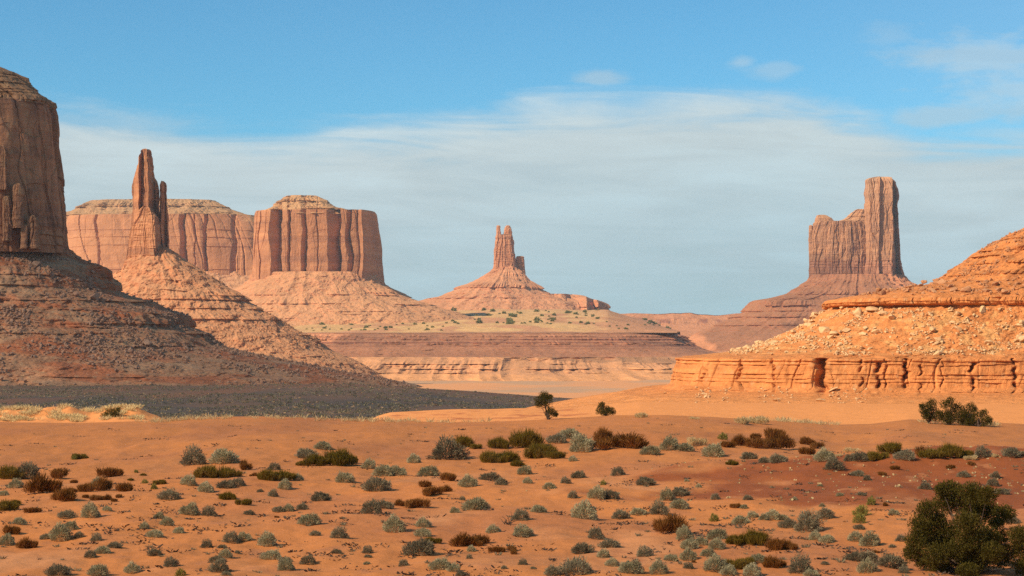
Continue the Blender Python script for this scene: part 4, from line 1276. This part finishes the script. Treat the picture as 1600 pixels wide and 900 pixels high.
V2 = """255 300 120 D;340 255 90 S;230 335 60 O;310 338 130 O;420 335 150 O;470 325 90 O;155 318 52 B;60 412 110 O;140 412 120 O;90 360 70 D;215 412 60 S;145 458 82 S;450 422 104 S;575 352 82 S;650 388 116 S;722 386 92 S;806 322 78 S;
615 467 142 D;980 307 192 D;1060 243 100 O;1125 250 64 O;1200 320 120 O;1280 318 130 O;1240 250 110 O;880 388 112 S;860 446 70 R;910 494 98 R;985 412 84 R;968 470 56 R;1085 446 100 S;1195 410 102 D;1258 436 72 D;20 472 36 D;85 494 58 D;330 516 104 D;
590 582 110 D;650 555 90 D;738 542 62 R;825 556 106 R;1125 562 136 S;1016 577 56 S;1055 512 32 D;112 574 66 D;165 570 64 S;235 562 60 D;268 640 122 S;105 602 26 R;302 694 56 D;422 706 96 D;705 678 128 S;852 700 88 S;856 650 84 S;
55 748 108 S;76 816 112 S;150 832 78 D;150 872 92 S;265 842 90 D;410 786 62 D;568 785 62 D;572 806 44 D;565 842 40 S;755 850 60 D;840 795 150 D;900 735 80 O;962 770 64 B;1065 752 110 R;1150 745 110 R;1230 780 80 R;1215 680 84 S;1100 776 52 S;1090 812 36 D;
945 868 120 S;1012 880 72 S;1282 640 130 B;1305 772 54 R;1240 832 46 B;1050 900 60 D;1268 865 36 D"""
V3 = """60 300 150 O;160 340 120 O;120 350 120 O;200 350 90 O;25 387 62 O;215 278 90 D;270 255 110 S;330 322 130 S;285 362 46 S;430 272 92 R;525 306 215 R;430 290 80 R;650 332 96 S;740 312 100 S;810 316 90 S;870 292 100 G;60 425 80 S;
72 466 52 S;176 492 62 S;250 466 50 D;312 442 76 D;500 430 72 D;428 474 28 Y;400 538 90 S;462 540 90 D;285 536 56 D;630 476 84 D;125 602 76 S;40 640 92 D;50 718 104 S;340 634 136 S;510 634 88 D;592 616 78 S;692 612 96 D;792 526 92 D;730 548 84 S;786 586 92 S;
820 458 28 S;876 486 32 S;956 542 50 D;1050 582 56 R;1088 585 40 S;1106 544 46 D;750 700 138 R;812 734 92 S;832 774 86 S;892 756 70 S;962 776 86 S;920 808 72 S;830 828 80 S;855 838 30 R;745 830 76 S;622 810 86 D;330 796 104 D;395 728 84 D;460 768 96 D;
432 816 72 S;472 856 72 S;15 798 52 R;52 848 52 D;100 868 34 D;192 900 84 D;305 894 150 D;560 890 130 S;690 892 92 S;830 866 52 D;950 646 46 Y;1076 658 84 S;1130 628 60 S;1182 638 52 S;966 728 104 S;1060 756 100 O;1140 758 120 O;960 882 118 S;1060 868 110 O;
1110 850 70 O;1160 838 84 S;1020 898 84 S;1130 902 100 S;992 262 46 Y;1010 298 74 R;1075 292 76 R;950 342 112 S;1034 382 58 O;1115 352 80 D;1182 372 56 D;1150 262 60 R;1160 302 100 R;605 158 62 G;857 166 42 G;1090 190 90 G;1160 188 90 G"""
V4 = """30 262 110 R;60 305 110 R;185 285 70 R;240 302 66 R;190 332 80 R;50 370 80 D;270 365 98 S;280 345 60 O;312 406 92 D;400 318 66 G;440 364 96 D;380 364 50 D;520 358 100 O;580 330 110 O;650 358 92 D;720 345 80 R;770 352 100 O;860 350 110 O;925 345 80 O;1010 347 82 D;
1150 346 92 D;1195 338 40 D;955 358 66 G;1070 345 40 G;425 432 64 D;466 452 40 D;442 524 46 D;486 568 44 Y;740 494 66 D;862 398 44 R;960 382 46 R;920 438 62 D;1070 442 50 D;1105 518 72 D;596 402 48 R;340 526 40 S;550 572 30 R;592 614 52 S;178 626 52 R;275 634 90 D;
25 636 80 S;70 640 60 S;100 676 84 D;195 692 132 D;226 732 66 S;280 746 76 S;440 618 68 Y;434 654 60 Y;430 682 52 D;418 738 80 S;485 762 104 S;510 792 36 R;626 738 56 D;585 768 40 D;45 780 110 R;100 778 70 R;30 862 100 R;158 888 118 D;208 902 76 S;420 832 110 D;485 836 80 D;
470 886 92 S;585 864 150 D;640 888 60 D;270 848 40 D;245 480 30 S;125 545 34 S;255 576 30 S;1060 480 60 D;1150 655 70 D;760 760 70 D;540 430 40 R;330 340 36 G"""


def shrubs():
    items = []
    for txt, sc, ox, oy in ((V1, 3.2725, 0, 625), (V2, 3.2725, 400, 625), (V3, 3.0, 800, 600), (V4, 3.0, 1200, 600)):
        for e in txt.replace('\n', '').split(';'):
            if not e.strip():
                continue
            cx, by, w, k = e.split()
            px, py = ox + float(cx) / sc, oy + float(by) / sc
            p = ground_point(px, min(py, 899.5 + 8)) if py > 640 else None
            if p is None or p[1] > 265:
                Y = 252 if py > 650 else 262
                X = (px - 800) / F * Y
                p = (X, Y, float(gz(X, Y)))
            items.append([px, py, float(w) / sc, k, p])
    # named landmarks that the labels refer to
    marks = [(800, 815, 'B', 'the big dead branches', 'largest tangle of bare dead branches in the front middle'),
             (1346, 806, 'Y', 'the bright yellow-green shrub', 'brightest yellow-green shrub left of the big juniper'),
             (758, 850, 'R', 'the wide rusty shrub', 'wide rusty shrub at the front middle below the dead branches'),
             (970, 701, 'R', 'the rusty dome', 'big rusty dome shaped shrub on the sand below the middle crest junipers'),
             (748, 722, 'O', 'the olive hummock', 'broad dark olive hummock of brush in the middle of the sand'),
             (348, 724, 'S', 'the tall sage mound', 'tall pale sage crowning the green mound on the left'),
             (95, 783, 'R', 'the rusty thicket', 'lowest big shrub of the rusty thicket near the left edge'),
             (528, 728, 'O', 'the olive mound', 'olive shrub on the two-tone mound left of the middle'),
             (1390, 716, 'O', 'the long hedge', 'middle shrub of the long hedge of brush below the right junipers'),
             (1180, 852, 'O', 'the olive carpet', 'flat olive carpet of brush in the lower right middle'),
             (1049, 834, 'R', 'the purplish shrub', 'purplish brown shrub alone in the lower middle'),
             (591, 802, 'D', 'the grey twin bush', 'dark grey double bush left of the middle'),
             (12, 748, 'O', 'the left edge shrub', 'large olive shrub cut by the left edge')]
    objs = []
    cnt = {}
    for px, py, w, k, p in items:
        name, cat, meshes = KIND[k]
        i = cnt.get(k, 0)
        cnt[k] = i + 1
        W = w / F * p[1]
        o = bpy.data.objects.new(name, meshes[i % len(meshes)])
        o.location = (p[0], p[1] + W * 0.3, float(gz(p[0], p[1] + W * 0.3)) - 0.03)
        o.rotation_euler = (0, 0, RN.uniform(0, 6.28))
        o.scale = (W * RN.uniform(1.0, 1.15), W * RN.uniform(1.0, 1.15), W * RN.uniform(0.95, 1.2) * (0.9 if k in 'SD' and W > 2.8 else ((1.3 if w > 23 else 1.2) if k == 'O' else ((0.75 if w > 50 else 1.1) if k == 'R' else 1))))
        link(o)
        tag(o, None, cat, GROUP[k])
        objs.append([px, py, w, k, o, None])
    for m in marks:
        c = [q for q in objs if q[3] == m[2] and q[5] is None]
        q = min(c, key=lambda q: math.hypot(q[0] - m[0], (q[1] - m[1]) * 1.5))
        q[5] = m[3]
        q[4]['label'] = m[4]
    named = [q for q in objs if q[5]]
    jun = [(1505, 895, 'the big juniper'), (1480, 655, 'the right junipers'), (850, 650, 'the crest juniper'), (1180, 750, 'the red earth bank')]
    refs = [(q[0], q[1], q[5]) for q in named] + jun
    rest = {}
    for q in objs:
        if q[5]:
            continue
        x, y, nm = min(refs, key=lambda r: math.hypot(q[0] - r[0], (q[1] - r[1]) * 2))
        dx, dy = q[0] - x, (q[1] - y) * 2
        if abs(dx) > abs(dy):
            d = 'left of' if dx < 0 else 'right of'
        else:
            d = 'behind' if dy < 0 else 'in front of'
        size = 'small' if q[2] < 20 else ('large' if q[2] > 36 else '')
        lab = (size + ' ' + WORDS[q[3]] + ' ' + d + ' ' + nm).strip()
        rest.setdefault(lab, []).append((math.hypot(dx, dy), q))
    nth = ['nearest', 'second nearest', 'third nearest', 'fourth nearest', 'fifth nearest', 'sixth nearest', 'seventh nearest', 'eighth nearest', 'ninth nearest', 'tenth nearest', 'eleventh nearest', 'twelfth nearest']
    for lab, l in rest.items():
        l.sort(key=lambda t: t[0])
        for i, (dd, q) in enumerate(l):
            q[4]['label'] = lab if len(l) == 1 else lab + ', ' + nth[min(i, 11)]
    return objs


SHRUBS = shrubs()


# ------------------------------------------------------------------ junipers
def juniper(clumps, base_px, sc, off, Yt, label, leaf, per, seed, group=None, trunk_r=0.12, depth=0.75):
    """clumps: (column, row, radius) in an enlarged view; each becomes a cloud of small leaf sprays round a limb's end"""
    r = np.random.default_rng(seed)
    bx, by = off[0] + base_px[0] / sc, off[1] + base_px[1] / sc
    X0 = (bx - 800) / F * Yt
    Z0 = float(gz(X0, Yt)) - 0.05
    t = empty('juniper_tree', (X0, Yt, Z0), label, 'tree', group)
    u = Yt / F / sc
    V, Q, k = [], [], 0
    paths = []
    W = max(c[0] for c in clumps) - min(c[0] for c in clumps)
    zoff = (EYE - (by - HOR) / F * Yt) - Z0
    for c in clumps:
        cx = (c[0] - base_px[0]) * u
        cz = (base_px[1] - c[1]) * u + zoff
        cr = c[2] * u
        lim = math.sqrt(max(0.05, 1 - (2 * (c[0] - base_px[0]) / (W * 1.15)) ** 2))
        cy = r.uniform(-1, 1) * W * u * 0.5 * depth * lim
        cr *= 1.08
        m = int(per * (c[2] / 50.0) ** 1.3) + 60
        d = r.normal(size=(m, 3))
        d /= np.linalg.norm(d, axis=1, keepdims=True)
        rad = r.random(m) ** 0.45
        rad *= 1 + 0.5 * perlin(d[:, 0] * 1.8 + cx, d[:, 1] * 1.8 + cz, d[:, 2] * 1.8, seed)
        pos = np.array([cx, cy, cz]) + d * rad[:, None] * cr * np.array([1.08, 1.08, 0.92])
        dr = d * 0.6 + np.array([0, 0, 0.7]) + r.normal(size=(m, 3)) * 0.5
        v, q = blades(pos, dr, leaf * r.uniform(0.7, 1.6, m), leaf * 0.42 * r.uniform(0.7, 1.3, m), r, 0.4)
        v[:, 2] = np.maximum(v[:, 2], 0.0)
        V.append(v)
        Q.append(q + k)
        k += len(v)
        # limb
        st = Vector((cx * 0.06, cy * 0.06, 0))
        en = Vector((cx, cy, cz))
        md = st.lerp(en, 0.5) + Vector((-cx * 0.16 + r.normal() * cr * .3, -cy * .16, cz * 0.10))
        rr = trunk_r * r.uniform(0.4, 0.75)
        pts = []
        for s in np.linspace(0, 1, 7):
            pp = st.lerp(md, s).lerp(md.lerp(en, s), s) + Vector(r.normal(size=3) * cr * 0.06)
            pts.append((tuple(pp), rr * (1.15 - s)))
        paths.append(pts)
    h = max((base_px[1] - c[1]) * u for c in clumps)
    paths.append([((0, 0, -0.1), trunk_r * 1.5), ((0.03 * h, 0, h * .15), trunk_r * 1.1), ((-0.03 * h, 0, h * .35), trunk_r * .8), ((0.02 * h, 0, h * .6), trunk_r * .45)])
    add_mesh('trunk', tube_mesh(paths, MAT['wood'], 'trunk', 6), t)
    add_mesh('crown', mesh_from('crown', np.vstack(V), np.vstack(Q), MAT['juniper']), t)
    return t


gp = ground_point(1200 + 945 / 3, 600 + 892 / 3)
juniper([(745, 590, 42), (720, 660, 52), (700, 740, 52), (690, 800, 42), (760, 700, 55), (760, 790, 55), (830, 760, 55), (880, 510, 50), (940, 505, 48), (1000, 512, 42), (860, 570, 50), (950, 570, 60), (1020, 570, 45), (900, 640, 55), (1000, 640, 55),
         (1080, 612, 40), (1130, 620, 45), (1150, 700, 45), (1180, 770, 50), (1100, 740, 55), (1020, 720, 52), (930, 720, 60), (860, 830, 58), (950, 820, 66), (1050, 820, 66), (1130, 820, 58), (1185, 850, 45), (800, 860, 42), (900, 865, 45), (1000, 868, 45), (1080, 660, 30), (735, 840, 34), (830, 500, 25), (850, 700, 50), (800, 640, 36), (870, 765, 50), (1010, 770, 50)],
        (945, 892), 3.0, (1200, 600), gp[1] if gp else 86, 'big dark round juniper in the lower right corner', 0.07, 2200, 1, trunk_r=0.09)
for cl, bp_, lab, sd in (([(740, 110, 26), (765, 92, 24), (752, 142, 26), (732, 130, 18), (778, 128, 24), (722, 105, 12), (745, 155, 22), (775, 158, 20)], (755, 166), 'leftmost juniper of the dark clump on the right dune crest', 2),
                         ([(828, 98, 28), (850, 78, 18), (882, 112, 28), (860, 142, 30), (828, 146, 24), (800, 140, 18), (840, 168, 22), (870, 166, 22), (812, 162, 18)], (850, 178), 'tallest juniper in the clump on the right dune crest', 3),
                         ([(925, 128, 26), (952, 106, 20), (925, 160, 26), (950, 150, 24), (905, 150, 22), (968, 120, 12), (915, 178, 20), (945, 176, 20)], (930, 188), 'juniper between the tallest and the lowest of the right clump', 4),
                         ([(985, 152, 26), (1012, 138, 18), (1020, 172, 26), (968, 182, 26), (1034, 172, 16), (945, 180, 20), (1000, 190, 22)], (985, 204), 'lowest sprawling juniper at the right end of the crest clump', 5)):
    juniper(cl, bp_, 3.0, (1200, 600), 249 - sd, lab, 0.13, 1500, sd, 'junipers in a clump on the right dune crest', 0.12)
juniper([(150, 55, 23), (128, 76, 22), (166, 76, 24), (152, 98, 20), (124, 98, 16), (180, 62, 12), (182, 124, 18), (197, 138, 16), (168, 140, 16), (206, 147, 10), (150, 60, 18)], (170, 155), 3.0, (800, 600), 252, 'upright two-tiered juniper alone on the middle dune crest', 0.12, 1500, 6, None, 0.11)
juniper([(418, 104, 16), (410, 126, 18), (440, 118, 20), (466, 124, 16), (424, 94, 9), (448, 134, 20), (474, 134, 11), (425, 135, 14)], (440, 147), 3.0, (800, 600), 254, 'squat dark juniper right of the upright one on the dune crest', 0.12, 1500, 7, None, 0.09)
juniper([(540, 80, 22), (565, 65, 24), (590, 58, 20), (585, 80, 20), (560, 92, 18), (606, 50, 10)], (565, 105), 3.2725, (0, 625), 282, 'small dark bush behind the sunlit grass at the left', 0.12, 1500, 8, None, 0.08)


# ------------------------------------------------------------------ shrubs dotted on the far plateau
def far_shrubs():
    me = [dome_bush('far_shrub', MAT['farleaf'], 200 + i, .62, 160, .3, .13, .3, .3, .3) for i in range(4)]
    d = SURF['plateau']
    px, py, P = d['px'].ravel(), d['py'].ravel(), d['P'].reshape(-1, 3)
    r = np.random.default_rng(31)
    def sow(n, x0, x1, y0, y1, s0, s1, lab, grp):
        ok = np.nonzero((px > x0) & (px < x1) & (py > y0) & (py < y1))[0]
        # even in the picture plane as the real ones look
        tx, ty = r.uniform(x0, x1, n), r.uniform(y0, y1, n)
        for a, b in zip(tx, ty):
            i = ok[np.argmin(np.hypot(px[ok] - a, (py[ok] - b) * 3))]
            Y = P[i, 1]
            w = (s0 + (s1 - s0) * r.random() ** 2) * Y / F
            o = bpy.data.objects.new('far_shrub', me[r.integers(4)])
            o.location = P[i] - np.array([0, 0, .3])
            o.scale = (w, w, w * .9)
            o.rotation_euler = (0, 0, r.uniform(0, 6.28))
            link(o)
            tag(o, lab, 'shrub', grp)
    sow(150, 690, 940, 484, 507, 3.5, 10, 'tiny green shrub dotting the tan plateau below the central butte', 'green shrubs below the central butte')
    sow(100, 470, 700, 490, 517, 3, 7, 'tiny green shrub on the sunny left half of the tan plateau', 'green shrubs on the left half of the plateau')
    sow(24, 930, 1050, 492, 518, 3.5, 7, 'tiny dark shrub on the right shoulder of the tan plateau', 'shrubs on the right shoulder of the plateau')


far_shrubs()


# ------------------------------------------------------------------ ground cover nobody could count
def tufts(name, XY, size, mat, per, seed, hr=0.6, w=0.12, flat=0.8):
    r = np.random.default_rng(seed)
    n = len(XY)
    Z = gz(XY[:, 0], XY[:, 1])
    B = np.repeat(np.column_stack([XY, Z]), per, 0)
    s = np.repeat(size, per)
    a = r.uniform(0, 6.28, n * per)
    q = np.sqrt(r.random(n * per)) * 0.45 * s
    B[:, 0] += np.cos(a) * q
    B[:, 1] += np.sin(a) * q
    dr = np.stack([np.cos(a) * flat, np.sin(a) * flat, np.ones(n * per)], 1) + r.normal(size=(n * per, 3)) * 0.35
    V, Q = blades(B, dr, s * hr * r.uniform(0.6, 1.2, n * per), s * w * r.uniform(.7, 1.3, n * per), r, 0.5)
    o = add_mesh(name, mesh_from(name, V, Q, mat))
    return tag(o, kind='stuff')


def ground_cover():
    r = np.random.default_rng(77)
    def plain(n):
        Y = 1 / r.uniform(1 / 940, 1 / 445, n)
        X = r.uniform(-0.30, 0.09, n) * Y
        keep = (fbm(X / 40, Y / 70, 0, 3, 301) + 0.45 * ss(640, 470, Y) > -0.25)
        return np.column_stack([X, Y])[keep]
    p = plain(9000)
    tufts('scrub', p, r.uniform(0.5, 1.5, len(p)), MAT['dusk'], 7, 78, .55, .2)
    p = plain(3500)
    tufts('gravel', p, r.uniform(0.3, 0.9, len(p)), MAT['cream'], 4, 84, .5, .7, 1.0)
    p = plain(2600)
    tufts('grass', p, r.uniform(0.4, 1.1, len(p)), MAT['straw'], 6, 79, .5, .16)
    # pale grass: thick on the sunlit hummocks at the left, thin along the crest
    def band(n, x0, x1, Y0, Y1):
        Y = r.uniform(Y0, Y1, n)
        return np.column_stack([(r.uniform(x0, x1, n) - 800) / F * Y, Y])
    L = [band(4200, -60, 222, 279, 300), band(90, 215, 620, 247, 256), band(60, 600, 760, 250, 300), band(60, 1150, 1310, 252, 262), band(25, 1440, 1570, 246, 252)]
    g = L[0]
    keep = fbm(g[:, 0] / 4, g[:, 1] / 6, 0, 3, 305) > -0.05
    keep = fbm(g[:, 0] / 3, g[:, 1] / 5, 0, 3, 305) > 0.12
    L[0] = g[keep]
    g = np.vstack(L)
    tufts('grass', g, r.uniform(0.4, 1.1, len(g)), MAT['straw'], 18, 80, .7, .06)
    # dark twigs and crumbs of bark strewn over the sand
    n = 420
    Y = 1 / r.uniform(1 / 235, 1 / 72, n)
    X = r.uniform(-0.29, 0.29, n) * Y
    C = np.repeat(np.column_stack([X, Y]), 16, 0) + r.normal(size=(n * 16, 2)) * np.repeat(r.uniform(0.1, 0.6, n), 16)[:, None] * np.array([1, 1.6])
    tufts('litter', C, r.uniform(0.08, 0.26, len(C)), MAT['wood'], 2, 81, .9, .32, 2.2)
    # little herbs
    n = 420
    Y = 1 / r.uniform(1 / 240, 1 / 72, n)
    X = r.uniform(-0.29, 0.29, n) * Y
    tufts('weeds', np.column_stack([X, Y]), r.uniform(0.12, 0.34, n), MAT['dusk'], 26, 82, .55, .12)
    # small stones on the red bank
    idx = r.normal(size=(500, 2)) * np.array([11, 12]) + np.array([32, 138])
    tufts('pebbles', idx, r.uniform(0.08, 0.22, 500), MAT['straw'], 3, 83, .7, .8, 1.0)


ground_cover()


# ------------------------------------------------------------------ air
def haze():
    X0, X1, Y0, Y1, Z0, Z1 = -2600, 2600, -150, 7200, -45, 380
    V = np.array([(X0, Y0, Z0), (X1, Y0, Z0), (X1, Y1, Z0), (X0, Y1, Z0), (X0, Y0, Z1), (X1, Y0, Z1), (X1, Y1, Z1), (X0, Y1, Z1)], float)
    Q = np.array([(0, 3, 2, 1), (4, 5, 6, 7), (0, 1, 5, 4), (1, 2, 6, 5), (2, 3, 7, 6), (3, 0, 4, 7)])
    m = bpy.data.materials.new('haze')
    m.use_nodes = True
    N = NT(m.node_tree)
    out = N.n('ShaderNodeOutputMaterial')
    v = N.n('ShaderNodeVolumePrincipled')
    v.inputs['Color'].default_value = (0.86, 0.88, 0.90, 1)
    v.inputs['Density'].default_value = 0.00004
    v.inputs['Anisotropy'].default_value = 0.2
    N.put(out.inputs['Volume'], v.outputs[0])
    tag(add_mesh('haze', mesh_from('haze', V, Q, m)), kind='stuff')


haze()
